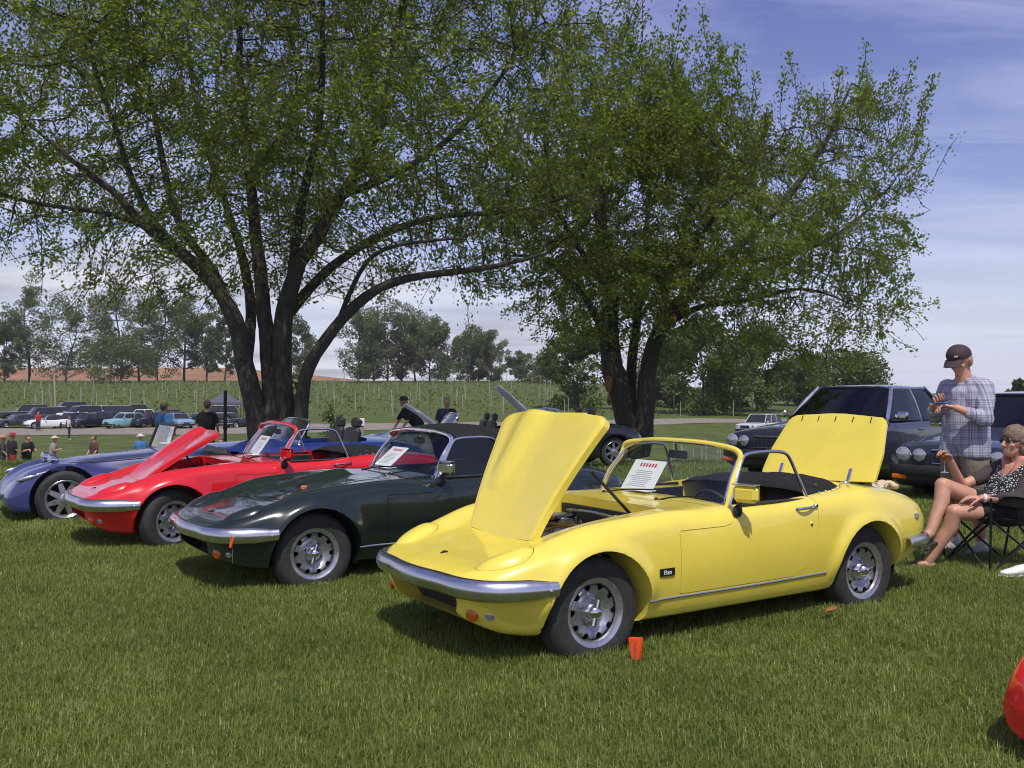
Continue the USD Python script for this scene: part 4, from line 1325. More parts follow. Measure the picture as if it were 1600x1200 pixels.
def blades(n, size, h, w, rng, segs=2):
    c = np.c_[rng.uniform(-size / 2, size / 2, (n, 2)), np.zeros(n)]
    a = rng.uniform(0, 6.283, n)
    hh = h * rng.uniform(.5, 1.25, n)
    lean = rng.normal(0, .70, n) * hh
    side = np.c_[np.cos(a), np.sin(a), 0 * a]
    fwd = np.c_[-np.sin(a), np.cos(a), 0 * a]
    ww = w * rng.uniform(.6, 1.3, n)
    up = np.array([0, 0, 1.0])
    b0, b1 = c - side * ww[:, None] / 2, c + side * ww[:, None] / 2
    m = c + up * (hh * .55)[:, None] + fwd * (lean * .3)[:, None]
    m0, m1 = m - side * ww[:, None] * .42, m + side * ww[:, None] * .42
    t = c + up * (hh * np.clip(1 - .30 * np.abs(lean / hh), .3, 1))[:, None] + fwd * lean[:, None]
    k = np.arange(n)[:, None]
    if segs == 1:
        return trimesh.Trimesh(np.stack([b0, b1, t], 1).reshape(-1, 3), k * 3 + [0, 1, 2], process=False)
    v = np.stack([b0, b1, m1, m0, t], 1).reshape(-1, 3)
    f = np.stack([k * 5 + [0, 1, 2], k * 5 + [0, 2, 3], k * 5 + [3, 2, 4]], 1).reshape(-1, 3)
    return trimesh.Trimesh(v, f, process=False)


def lawn_layer(name, d0, d1, tile, n, h, w, seed, over, segs, label, variants=5):
    rng = np.random.default_rng(seed)
    pi = UsdGeom.PointInstancer.Define(stage, '/World/' + name)
    protos = []
    for k in range(variants):
        pr = usdkit.mesh(stage, f'/World/{name}/tuft_{k + 1:03d}', blades(n, tile * 1.35, h, w, rng, segs), MAT['grass_blade'])
        protos.append(pr.GetPath())
    pts = []
    st = tile / math.sqrt(over)
    y = d0
    while y < d1:
        hw = .60 * y + .6
        for x in np.arange(-hw, hw, st):
            pts.append((x + rng.normal(0, st * .2), y + rng.normal(0, st * .2)))
        y += st
    P = np.array(pts)
    z = ground_z(P[:, 0], P[:, 1])
    sc = .72 + .6 * meshkit.fbm(np.c_[P * .8, P[:, :1] * 0], 3, seed)
    ang = rng.uniform(0, 2 * np.pi, len(P))
    pi.CreatePrototypesRel().SetTargets(protos)
    pi.CreateProtoIndicesAttr(Vt.IntArray.FromNumpy(rng.integers(0, variants, len(P)).astype(np.int32)))
    pi.CreatePositionsAttr(Vt.Vec3fArray.FromNumpy(np.c_[P, z].astype(np.float32)))
    pi.CreateOrientationsAttr(Vt.QuathArray([Gf.Quath(float(math.cos(a / 2)), 0, 0, float(math.sin(a / 2))) for a in ang]))
    pi.CreateScalesAttr(Vt.Vec3fArray.FromNumpy(np.c_[np.ones(len(P)), np.ones(len(P)), sc].astype(np.float32)))
    mark(pi.GetPrim(), label, 'grass', None, 'stuff')


lawn_layer('near_grass', 3.0, 8.5, .40, 1200, .050, .0036, 1, 1.5, 2, 'green mown grass blades in the foreground')
lawn_layer('middle_grass', 8.3, 17, .70, 1500, .052, .0058, 2, 1.4, 2, 'green grass around and just behind the parked row')
lawn_layer('far_grass', 16.5, 46, 1.6, 1500, .085, .018, 3, 1.3, 1, 'rougher green grass on the falling ground behind the row', 4)
# ------------------------------------------------------------------ the rest of the front row
make_elan('sports_car', 'dark green sports car with its black cloth roof up, second of the row', (-1.725, 7.16, 0), ROW_YAW + .01, 'green_paint', hood_up=True, badge='Elan', frame='chrome', plate=False)
make_elan('sports_car', 'bright red open sports car with its bonnet half raised', (-3.30, 8.80, 0), ROW_YAW, 'red_paint', bonnet_open=.40, steer=.30, badge='Elan')


def spoked_wheel(parent, x, side, y_out, R, rim_r, spokes=6, style='alloy', seg=32, steer=0.0, fine=True):
    tyre = lathe([(rim_r, -.075), (rim_r + .03, -.085), (R - .03, -.082), (R - .008, -.06), (R, -.03), (R, .03), (R - .008, .06), (R - .03, .082), (rim_r + .03, .085), (rim_r, .075)], seg)
    rim = lathe([(rim_r - .03, -.06), (rim_r - .028, .03), (rim_r - .018, .06), (rim_r + .002, .078), (rim_r + .010, .072), (rim_r, .06)], seg)
    pieces = []
    if style == 'alloy':
        for k in range(spokes):
            a = k * 2 * np.pi / spokes + .3
            m = hull([(.03, .055, -.035), (.03, .055, .035), (rim_r - .015, .045, -.022), (rim_r - .015, .045, .022), (.03, .02, -.03), (.03, .02, .03), (rim_r - .015, .015, -.016), (rim_r - .015, .015, .016)])
            m.apply_transform(trimesh.transformations.rotation_matrix(a, [0, 1, 0]))
            pieces.append(m)
        pieces.append(lathe([(.055, .015), (.055, .058), (.040, .066), (0, .068)], 16))
    elif style == 'wire':
        for k in range(28):
            a = k * 2 * np.pi / 28
            b = a + (.25 if k % 2 else -.25)
            pieces.append(tube([(.04 * math.cos(b), .05, .04 * math.sin(b)), ((rim_r - .02) * math.cos(a), .01, (rim_r - .02) * math.sin(a))], .0035, 4))
        pieces.append(lathe([(.045, .0), (.045, .06), (.03, .09), (0, .095)], 14))
    else:
        pieces.append(lathe([(rim_r - .03, .03), (rim_r * .75, .05), (rim_r * .5, .045), (rim_r * .4, .06), (0, .066)], seg))
    back = lathe([(0, -.03), (rim_r - .02, -.03), (rim_r - .02, -.02), (0, -.02)], 20)
    out = None
    for nm, m, mt in [('tyre', tyre, 'rubber'), ('rim', rim, 'wheel_silver'), ('spokes' if style != 'disc' else 'wheel_cover', cat(pieces), 'wheel_silver'), ('brake_drum', back, 'underbody')]:
        if nm == 'brake_drum' and not fine:
            continue
        m = m.copy()
        if side < 0:
            m.vertices[:, 1] *= -1
            m.faces = m.faces[:, ::-1]
        if steer:
            m.apply_transform(trimesh.transformations.rotation_matrix(steer, [0, 0, 1]))
        m.apply_translation([x, side * (y_out - .08), R])
        if out is None:
            out = obj('wheel', m, mt, parent)
        else:
            obj(nm, m, mt, out, kind='stuff' if nm == 'spokes' else None)


# the long-bonneted kit car at the far end of the row
def make_clubman(label, loc, yaw):
    t = thing('kit_car', label, 'car', loc, yaw)
    K = dict(x=[.56, .53, .46, .30, 0, -.35, -.80, -1.15, -1.70, -2.4, -2.62], zb=[.26, .22, .18, .16, .15, .15, .15, .15, .15, .18, .30],
             w=[.52, .64, .69, .70, .70, .69, .66, .66, .68, .70, .62], ze=[.33, .37, .46, .58, .64, .56, .52, .58, .60, .58, .54],
             wc=[.28, .34, .36, .38, .40, .43, .48, .52, .56, .52, .40], zc=[.35, .39, .48, .585, .655, .70, .735, .76, .66, .62, .56])
    o = np.argsort(K['x'])
    f = {k: PchipInterpolator(np.array(K['x'])[o], np.array(v)[o]) for k, v in K.items() if k != 'x'}
    rings = []
    for x in np.r_[np.linspace(.56, .40, 14), np.linspace(.38, -2.62, 60)]:
        g = {k: float(q(x)) for k, q in f.items()}
        py = [0, g['w'] * .9, g['w'], g['w'] * 1.01, g['w'] * .96, g['wc'] + .10, g['wc'], 0]
        pz = [g['zb'], g['zb'], g['zb'] + .04, (g['zb'] + g['ze']) * .55, g['ze'] - .02, g['ze'] + .015, g['zc'] - .03, g['zc']]
        d = np.r_[0, np.cumsum(np.maximum(np.hypot(np.diff(py), np.diff(pz)), .012) ** .6)]
        s = np.linspace(0, d[-1], 36)
        y, z = PchipInterpolator(d, py)(s), PchipInterpolator(d, pz)(s)
        rings.append(np.r_[np.c_[np.full(36, x), y, z], np.c_[np.full(34, x), -y[-2:0:-1], z[-2:0:-1]]])
    b = mf(solid_loft(rings))
    for sx in (0, -2.05):
        for s in (1, -1):
            b = b - Manifold.cylinder(.40, .345, .345, 40).rotate((90, 0, 0)).translate((sx, .80 if s > 0 else -.40, .29))
    b = b - prism(rounded([(-1.22, .50), (-2.0, .52), (-2.1, .45), (-2.1, -.45), (-2.0, -.52), (-1.22, -.50)], .04), .25, 1.5, 'xy')
    obj('body', tm(b), 'blue_paint', t, 30)
    obj('nose_grille', cbox((.55, 0, .30), (.04, .62, .05), .015), 'trim_black', t)
    for x in (0, -2.05):
        for s in (1, -1):
            spoked_wheel(t, x, s, .71, .29, .195, 8)
    for s in (1, -1):
        L = thing_part_lamp(t, (.10, s * .30, .675), .068)
        obj('lamp_stalk', tube([(.08, s * .30, .63), (.08, s * .32, .54)], .014, 6), 'chrome', t)
        obj('indicator_lamp', moved(ball((0, 0, 0), .05, 2, (2.2, .5, .5)), (.36, s * .675, .525), (0, .25, s * -.1)), 'chrome', t)
    obj('bonnet_seam', tube([(.1, .44, .637), (-.35, .475, .668), (-.8, .525, .70), (-1.1, .565, .71)], .006, 6), 'trim_black', t)
    # upright flat screen in a black frame
    A = np.array([(-1.08, -.50, .74), (-1.18, -.46, 1.03), (-1.18, .46, 1.03), (-1.08, .50, .74)])
    w = obj('windscreen_frame', tube(np.vstack([A, A[:1]]), .018, 6), 'trim_black', t)
    obj('glass', (A, np.array([[0, 1, 2, 3]])), 'glass', w, False)
    obj('seat', cbox((-1.75, .25, .50), (.14, .40, .50), .06), 'leather', t)
    obj('seat', cbox((-1.75, -.25, .50), (.14, .40, .50), .06), 'leather', t)
    return t


def thing_part_lamp(t, c, r, look=0.0, name='headlamp'):
    """A round lamp: bright bowl, glass front, facing +x turned by look."""
    bowl = lathe([(0, -.09), (r * .5, -.075), (r * .85, -.04), (r, 0), (r * 1.06, .004), (r * 1.06, .014), (r * .94, .016)], 20)
    bowl.vertices = bowl.vertices[:, [1, 0, 2]] * [1, 1, 1]
    bowl.faces = bowl.faces[:, ::-1]
    bowl = moved(bowl, c, (0, 0, look))
    L = obj(name, bowl, 'chrome', t)
    gl = lathe([(r * .95, .012), (r * .6, .026), (0, .032)], 20)
    gl.vertices = gl.vertices[:, [1, 0, 2]]
    gl.faces = gl.faces[:, ::-1]
    obj('lens', moved(gl, c, (0, 0, look)), 'lamp_glass', L)
    return L


make_clubman('purple blue kit car with a wedge nose and alloy wheels, far left of the row', (-4.69 - .68 * .5387, 9.95 + .68 * .8425, 0), ROW_YAW)


# ------------------------------------------------------------------ other cars: one parametric builder, very different shapes
def road_car(name, label, loc, yaw, colour, sp, group=None, fine=True):
    """x = 0 at the front axle. sp: stations of the lower body, cabin corners, lamps, wheels."""
    t = thing(name, label, sp.get('cat', 'car'), loc, yaw, group)
    X = np.array(sp['x'])
    o = np.argsort(X)
    f = {k: PchipInterpolator(X[o], np.array(sp[k], float)[o]) for k in ('zb', 'zt', 'w')}
    rings = []
    n = 26 if fine else 14
    for x in np.linspace(X.max(), X.min(), 60 if fine else 26):
        zb, zt, w = (float(f[k](x)) for k in ('zb', 'zt', 'w'))
        h = zt - zb
        sh = sp.get('shoulder', .10)
        py = [0, w * .88, w * .97, w, w * .985, w * .93, w * .80, 0]
        pz = [zb, zb, zb + .06 * h + .02, zb + .45 * h, zt - sh - .02, zt - sh * .35, zt - .005, zt + sp.get('crown', .03)]
        d = np.r_[0, np.cumsum(np.maximum(np.hypot(np.diff(py), np.diff(pz)), .01) ** .6)]
        s = np.linspace(0, d[-1], n)
        y, z = PchipInterpolator(d, py)(s), PchipInterpolator(d, pz)(s)
        rings.append(np.r_[np.c_[np.full(n, x), y, z], np.c_[np.full(n - 2, x), -y[-2:0:-1], z[-2:0:-1]]])
    b = mf(solid_loft(rings))
    R, wb = sp['R'], sp['wb']
    wy = sp['wy']
    for sx in (0, -wb):
        for s in (1, -1):
            b = b - Manifold.cylinder(.34, R + .045, R + .045, 32 if fine else 18).rotate((90, 0, 0)).translate((sx, wy + .12 if s > 0 else -wy + .22, R))
    if sp.get('open'):
        c0, c1, cw = sp['open']
        b = b - prism(rounded([(c0, cw), (c1, cw), (c1 - .12, cw * .6), (c1 - .12, -cw * .6), (c1, -cw), (c0, -cw)], .05), .32, 2, 'xy')
    if sp.get('bay'):
        c0, c1, cw = sp['bay']
        b = b - prism(rounded([(c0, cw * .8), (c1, cw), (c1, -cw), (c0, -cw * .8)], .05), .45, 2, 'xy')
    obj('body', tm(b), colour, t, 30)
    for sx in (0, -wb):
        for s in (1, -1):
            spoked_wheel(t, sx, s, wy + .02, R, sp.get('rim', R * .64), sp.get('spokes', 6), sp.get('wheel', 'alloy'), 32 if fine else 18, fine=fine)
    if sp.get('cabin'):
        c = sp['cabin']
        xb0, xt0, xt1, xb1, zb, zt, wb_, wt = c['x0'], c['x1'], c['x2'], c['x3'], c['zb'], c['zt'], c['wb'], c['wt']
        gl = sp.get('glass', 'glass_far')
        cor = lambda s: dict(A0=np.array([xb0, s * wb_, zb]), A1=np.array([xt0, s * wt, zt]), C1=np.array([xt1, s * wt, zt]), C0=np.array([xb1, s * wb_, zb]))
        l, r = cor(1), cor(-1)
        bow = c.get('bow', .08)
        # roof: a shallow dome
        xs, vs = np.linspace(xt0 + .02, xt1 - .02, 14), np.linspace(-1, 1, 15)
        P = np.array([[(x + bow * .6 * (1 - v * v) * np.interp(x, [xt1, xt0], [-1, 1]), v * (wt + .02), zt + c.get('dome', .05) * (1 - v ** 4) * (1 - .5 * ((x - (xt0 + xt1) / 2) / ((xt1 - xt0) / 2)) ** 2) + .01) for v in vs] for x in xs])
        obj('roof', slab(P, .03, up=(0, 0, 1)), sp.get('roof_colour', colour), t, 50)

        def sheet(a0, a1, b1, b0, out, name_):
            v = np.linspace(0, 1, 5)[:, None, None]
            u = np.linspace(0, 1, 9)[None, :, None]
            q = (a0 * (1 - u) + b0 * u) * (1 - v) + (a1 * (1 - u) + b1 * u) * v
            q = q + np.asarray(out) * (4 * u * (1 - u)) * (1 - .3 * v)
            return obj(name_, slab(q, .006), gl, t, True)
        sheet(r['A0'], r['A1'], l['A1'], l['A0'], (bow, 0, 0), 'windscreen')
        sheet(r['C0'], r['C1'], l['C1'], l['C0'], (-bow * .6, 0, 0), 'rear_window')
        nb = c.get('pillars', [.5])
        for q, s in ((l, 1), (r, -1)):
            cuts = [0.0] + list(nb) + [1.0]
            for k in range(len(cuts) - 1):
                a, bb = cuts[k] + .015, cuts[k + 1] - .015
                base = lambda u: q['A0'] * (1 - u) + q['C0'] * u
                top = lambda u: q['A1'] * (1 - u) + q['C1'] * u
                sheet(base(a), top(a), top(bb), base(bb), (0, s * .015, 0), 'side_window')
            pil = []
            for u in cuts:
                p0 = q['A0'] * (1 - u) + q['C0'] * u
                p1 = q['A1'] * (1 - u) + q['C1'] * u
                pil.append(tube(smooth_path([p0 + [0, 0, -.04], (p0 + p1) / 2 + [0, s * .012, 0], p1 + [0, 0, .015]], 6), .032 if u in (0, 1.0) else .022, 6))
            rail = tube([q['A1'], q['C1']], .03, 6)
            obj('window_pillars', cat(pil + [rail]), sp.get('pillar_colour', colour), t, kind='stuff')
        if fine:
            for s in (1, -1):
                obj('seat', cat([cbox((xt0 - .35, s * wb_ * .5, zb - .18), (.5, .5, .2), .06), moved(cbox((0, 0, .2), (.14, .5, .75), .06), (xt0 - .62, s * wb_ * .5, zb - .1), (0, -.2, 0))]), 'leather', t)
            obj('dashboard', cbox((xb0 - .35, 0, zb - .03), (.4, wb_ * 1.8, .14), .05), 'trim_black', t)
            obj('mirror_inside', cbox((xt0 - .02 + bow * .6, 0, zt - .10), (.03, .2, .05), .01), 'trim_black', t)
    xf = float(X.max())
    for lamp in sp.get('lamps', []):
        kind, lx, ly, lz, r = lamp
        for s in (1, -1):
            if kind == 'round':
                thing_part_lamp(t, (lx, s * ly, lz), r, s * .06)
            else:
                L = obj('headlamp', moved(cbox((0, 0, 0), (.10, r * 2.6, r * 1.3), .03), (lx, s * ly, lz), (0, 0, s * -.35)), 'lamp_glass', t)
    for gr in sp.get('grille', []):
        gx, gy, gz, gw, gh = gr
        g = obj('grille', cbox((gx, gy, gz), (.05, gw, gh), .02), 'trim_black', t)
        fr = [(gx + .02, gy - gw / 2, gz - gh / 2), (gx + .02, gy + gw / 2, gz - gh / 2), (gx + .02, gy + gw / 2, gz + gh / 2), (gx + .02, gy - gw / 2, gz + gh / 2)]
        obj('grille_surround', tube(fr, .014, 6, closed=True), 'chrome', g)
        if fine:
            for k in range(9):
                y = gy - gw / 2 + gw * (k + .5) / 9
                obj('grille_bar', tube([(gx + .03, y, gz - gh / 2), (gx + .03, y, gz + gh / 2)], .005, 5), 'dark_metal', g)
    if sp.get('bumper'):
        bx, bz, bh, bm = sp['bumper']
        w = sp['bw']
        q = smooth_path([(bx - .45, w + .01, bz), (bx - .18, w * .97, bz), (bx - .03, w * .75, bz), (bx, 0, bz), (bx - .03, -w * .75, bz), (bx - .18, -w * .97, bz), (bx - .45, -w - .01, bz)], 40)
        P = np.array([[p + np.array([ox * (1 if abs(p[1]) < w * .9 else .4), np.sign(p[1]) * (.03 if abs(p[1]) > w * .9 else 0) * (ox > 0), oz * bh]) for ox, oz in ((-.01, -.5), (.035, -.4), (.05, 0), (.035, .4), (-.01, .5))] for p in q])
        bu = obj('front_bumper', slab(P, .01), bm, t, 50)
        for s in (1, -1):
            obj('indicator_lamp', cbox((bx - .02, s * w * .80, bz - bh * .5 - .03), (.06, .18, .055), .012), 'amber', bu)
    if sp.get('mirror'):
        mx, my, mz = sp['mirror']
        for s in (1, -1):
            m = obj('door_mirror', moved(cbox((0, 0, 0), (.09, .19, .12), .035), (mx, s * my, mz), (0, 0, s * .15)), 'chrome' if fine else colour, t)
            obj('mirror_arm', tube([(mx, s * (my - .18), mz - .05), (mx, s * (my - .06), mz - .02)], .02, 6), 'trim_black', m)
    if fine and sp.get('doors'):
        for s in (1, -1):
            for (dx, dz) in sp['doors']:
                obj('door_handle', cbox((dx, s * (float(f['w'](dx)) + .004), dz), (.16, .025, .028), .008), 'chrome', t)
    if sp.get('bonnet_up'):
        hx, hz, L, w, ang, mt = sp['bonnet_up']
        xs, vs = np.linspace(0, L, 12), np.linspace(-1, 1, 13)
        P = np.array([[(x, v * w * (1 - .25 * x / L), .06 * (1 - v * v) - .10 * (x / L) ** 2) for v in vs] for x in xs])
        m = slab(P, .02, up=(0, 0, 1))
        m.apply_transform(trimesh.transformations.euler_matrix(0, -ang, 0))
        m.apply_translation([hx, 0, hz])
        obj('bonnet', m, mt, t, 40)
    if sp.get('roadster'):
        rx, rz, rw = sp['roadster']
        A = smooth_path([(rx, -rw, rz), (rx - .16, -rw * .94, rz + .26), (rx - .20, -rw * .8, rz + .31), (rx - .17, 0, rz + .34), (rx - .20, rw * .8, rz + .31), (rx - .16, rw * .94, rz + .26), (rx, rw, rz)], 30)
        w = obj('windscreen_frame', tube(A, .014, 6), 'chrome', t)
        base = np.array([(rx + .08 * (1 - (2 * k / 29 - 1) ** 2), -rw + 2 * rw * k / 29, rz) for k in range(30)])
        obj('glass', grid_mesh(np.stack([base, A], 1)), 'glass', w, True)
        for s in (1, -1):
            se = obj('seat', moved(cbox((0, 0, .2), (.13, .46, .62), .06), (rx - .85, s * rw * .5, rz - .30), (0, -.22, 0)), sp.get('seat_mat', 'leather'), t)
            obj('headrest', cbox((rx - 1.0, s * rw * .5, rz + .26), (.09, .26, .16), .05), sp.get('seat_mat', 'leather'), se)
    return t


SALOON = dict(x=[.86, .82, .70, .40, 0, -.6, -1.1, -2.0, -2.9, -3.5, -3.95, -4.05], zb=[.40, .32, .25, .20, .19, .18, .18, .18, .19, .24, .32, .42],
              zt=[.62, .70, .745, .785, .815, .86, .90, .90, .90, .86, .80, .70], w=[.76, .83, .87, .90, .905, .905, .905, .905, .90, .87, .82, .72],
              R=.32, wb=2.86, wy=.77, shoulder=.12, crown=.045, cabin=dict(x0=-.95, x1=-1.62, x2=-2.75, x3=-3.35, zb=.90, zt=1.355, wb=.80, wt=.60, pillars=[.52], dome=.05, bow=.10), glass='glass_tinted',
              lamps=[('round', .845, .66, .635, .088), ('round', .875, .45, .635, .076)], grille=[(.83, 0, .62, .62, .16)], bumper=(.93, .45, .11, 'trim_black'), bw=.86, mirror=(-1.08, .98, .98), doors=[(-1.98, .76), (-2.95, .76)], wheel='alloy', spokes=9)
S1 = dict(SALOON, pillar_colour='satin_chrome')
S1['cabin'] = dict(SALOON['cabin'], zt=1.385, x1=-1.55)
s1 = road_car('saloon_car', 'dark luxury saloon with chrome window trim behind the yellow boot lid', (4.28, 13.88, float(ground_z(4.3, 13.9)) + .03), ROW_YAW + .20, 'navy_paint', S1)
road_car('saloon_car', 'dark blue luxury saloon with twin round lamps behind the standing man', (5.95, 11.95, 0), ROW_YAW + .22, 'navy_paint', SALOON)

ROADSTER = dict(x=[.78, .74, .62, .35, 0, -.6, -1.2, -1.9, -2.4, -2.8, -3.0], zb=[.40, .32, .24, .20, .19, .19, .19, .19, .20, .30, .42], zt=[.55, .62, .68, .74, .79, .82, .84, .84, .83, .74, .60],
                w=[.60, .70, .76, .79, .79, .78, .78, .79, .79, .74, .60], R=.31, wb=2.30, wy=.70, rim=.205, spokes=7, crown=.05, open=(-1.05, -2.0, .62), roadster=(-.98, .84, .64),
                lamps=[('round', .72, .52, .62, .085)], bumper=(.84, .42, .08, 'chrome'), bw=.74, grille=[(.77, 0, .50, .50, .12)], bay=(.45, -.85, .55))
rw = pw(960.6, 703, 19.0)
yb = ROW_YAW - .22
c = np.array([rw[0] + 2.30 * math.cos(yb) + .72 * math.sin(yb), 19.0 + 2.30 * math.sin(yb) - .72 * math.cos(yb)])
road_car('sports_car', 'black sports car with alloy wheels seen past the yellow windscreen, bonnet raised', (c[0], c[1], float(ground_z(c[0], c[1])) + .05), ROW_YAW - .22, 'black_paint', dict(ROADSTER, bonnet_up=(-.80, .93, 1.0, .30, .84, 'silver_paint')))
road_car('sports_car', 'grey sports car with bonnet raised behind the green car, mostly hidden', (-2.35, 19.2, float(ground_z(-2.3, 19.2)) - .05), ROW_YAW - .3, 'silver_paint', dict(ROADSTER, bonnet_up=(-.80, .90, .75, .30, .74, 'silver_paint')))
road_car('sports_car', 'bright blue open sports car with dark seats just behind the red car', (-4.15, 13.3, float(ground_z(-4, 13.3)) - .10), ROW_YAW, 'blue_car', dict(ROADSTER, bay=None, zt=[.50, .56, .62, .68, .70, .72, .74, .74, .73, .66, .56], roadster=(-.98, .735, .60)))
# red nose at the right frame edge, close to the camera
CORNER = dict(x=[.80, .79, .74, .62, .35, 0, -.6, -1.2, -1.9, -2.4, -2.8, -3.0], zb=[.22, .19, .14, .12, .11, .12, .16, .16, .16, .20, .30, .42], zt=[.335, .365, .395, .45, .55, .66, .74, .80, .82, .80, .74, .60],
              w=[.62, .68, .74, .78, .80, .81, .80, .80, .81, .81, .75, .60], R=.30, wb=2.30, wy=.71, spokes=5, crown=.04, open=(-1.05, -2.0, .62), roadster=(-.98, .80, .64), shoulder=.09)
road_car('sports_car', 'red car whose low rounded nose enters at the lower right frame edge', (2.86, 3.33, .0), ROW_YAW, 'red_paint', CORNER)

# ------------------------------------------------------------------ parked cars on the far side of the gravel road
SUV = dict(x=[.85, .82, .65, .3, 0, -.8, -1.6, -2.8, -3.6, -3.85], zb=[.45, .36, .28, .26, .26, .26, .26, .26, .32, .45], zt=[.80, .92, 1.0, 1.04, 1.05, 1.08, 1.08, 1.08, 1.06, .95], w=[.78, .86, .91, .92, .92, .92, .92, .92, .90, .80],
           R=.37, wb=2.75, wy=.80, cabin=dict(x0=-.75, x1=-1.30, x2=-3.45, x3=-3.78, zb=1.07, zt=1.70, wb=.84, wt=.70, pillars=[.36, .68], dome=.04), lamps=[('box', .80, .66, .86, .10)], grille=[(.83, 0, .78, .8, .22)], bumper=(.90, .52, .2, 'trim_black'), bw=.88, mirror=(-.95, 1.0, 1.12), cat='car', wheel='alloy')
HATCH = dict(x=[.66, .62, .5, .2, 0, -.5, -1.2, -2.2, -2.8, -2.98], zb=[.38, .28, .22, .2, .2, .2, .2, .2, .26, .40], zt=[.62, .74, .80, .84, .86, .90, .92, .93, .92, .80], w=[.68, .78, .82, .83, .83, .83, .83, .83, .81, .70],
             R=.30, wb=2.42, wy=.70, cabin=dict(x0=-.55, x1=-1.0, x2=-2.55, x3=-2.85, zb=.91, zt=1.37, wb=.74, wt=.62, pillars=[.55], dome=.04), lamps=[('round', .58, .58, .66, .11)], grille=[(.64, 0, .50, .6, .16)], bumper=(.70, .36, .12, 'trim_black'), bw=.78, mirror=(-.7, .92, .95), wheel='alloy')
COUPE = dict(x=[.80, .76, .62, .3, 0, -.6, -1.2, -2.0, -2.6, -3.2, -3.35], zb=[.36, .28, .22, .18, .18, .18, .18, .18, .2, .3, .42], zt=[.52, .60, .68, .78, .82, .80, .80, .82, .86, .80, .66], w=[.66, .76, .82, .84, .84, .82, .81, .84, .86, .82, .66],
             R=.31, wb=2.45, wy=.73, cabin=dict(x0=-.75, x1=-1.35, x2=-2.1, x3=-2.95, zb=.80, zt=1.22, wb=.70, wt=.52, pillars=[.55], dome=.05), lamps=[('round', .70, .60, .62, .10)], bumper=(.86, .36, .10, 'trim_black'), bw=.80, mirror=(-.9, .92, .88))


def park(px, d, turn, colour, sp, label, name='parked_car', **kw):
    x = (px - 800) / FPX * d
    road_car(name, label, (x, d, float(ground_z(x, d)) + (.03 if d < 92 else 0)), -math.pi / 2 + turn, colour, dict(sp, **kw), 'cars parked beyond the gravel road', fine=False)


park(52, 88, -.95, 'white_paint', COUPE, 'white coupe with a dark roof at the left end of the far parked row', roof_colour='black_paint', pillar_colour='black_paint')
park(4, 90, -.7, 'charcoal_paint', COUPE, 'dark car cut by the left frame edge beside the white coupe')
park(34, 95, -.8, 'charcoal_paint', SUV, 'dark grey off-roader behind the white coupe')
park(62, 101, -1.2, 'maroon_paint', HATCH, 'red car behind the dark off-roader in the far parked row')
park(100, 97, -.6, 'white_paint', SUV, 'white off-roader in the second row of far parked cars', pillar_colour='black_paint')
park(92, 90, -.5, 'black_paint', HATCH, 'black hatchback in front of the white off-roader')
park(120, 89, -.4, 'black_paint', HATCH, 'black hatchback with bright lamps left of the teal one')
park(150, 98, -1.3, 'charcoal_paint', SUV, 'large grey off-roader side-on behind the hatchbacks')
park(146, 92, -.4, 'navy_paint', HATCH, 'dark blue hatchback directly in front of the large grey off-roader')
park(176, 89, -.6, 'teal_paint', HATCH, 'pale teal hatchback in the far parked row', roof_colour='white_paint')
park(196, 96, -1.2, 'white_paint', HATCH, 'white hatchback half hidden behind the teal one')
park(218, 90, -.6, 'black_paint', HATCH, 'black hatchback with a pale roof right of the teal one', roof_colour='maroon_paint')
park(288, 89, .7, 'sky_blue_paint', HATCH, 'sky blue hatchback left of the canopy tent')
park(312, 97, -1.3, 'charcoal_paint', SUV, 'dark off-roader beside the canopy tent')
park(362, 91, -.7, 'black_paint', ROADSTER, 'black old open car with round chrome lamps under the canopy tent', bay=None)
park(14, 99, -1.1, 'black_paint', SUV, 'black off-roader in the second row at the left frame edge')
park(78, 104, -.9, 'navy_paint', SUV, 'navy off-roader in the back row left of the white off-roader')
park(128, 103, -.8, 'silver_paint', HATCH, 'silver hatchback in the back row left of the large grey off-roader')
park(172, 98, -.7, 'black_paint', SUV, 'black off-roader behind the pale teal hatchback')
park(236, 96, -.9, 'charcoal_paint', HATCH, 'dark grey hatchback right of the white one in the second row')
park(248, 91, -.5, 'navy_paint', HATCH, 'dark hatchback between the black one and the sky blue one')
park(1172, 74, -.75, 'silver_paint', SUV, 'silver off-roader parked alone on the right under the dark trees', name='parked_car')
# ------------------------------------------------------------------ people
def bones_mesh(bones, edge=.02, smooth=6, sub=2):
    """One skin over bones (a, ra, b, rb): hulls of spheres, joined, refined and smoothed."""
    unit = trimesh.creation.icosphere(subdivisions=sub, radius=1).vertices
    parts = []
    for a, ra, b, rb in bones:
        ra3, rb3 = np.broadcast_to(ra, 3), np.broadcast_to(rb, 3)
        parts.append(Manifold.hull_points(np.vstack([unit * ra3 + np.asarray(a, float), unit * rb3 + np.asarray(b, float)])))
    m = Manifold.batch_boolean(parts, m3.OpType.Add).refine_to_length(edge)
    t = tm(m)
    t.merge_vertices()
    trimesh.smoothing.filter_taubin(t, lamb=.5, nu=.52, iterations=smooth)
    return t


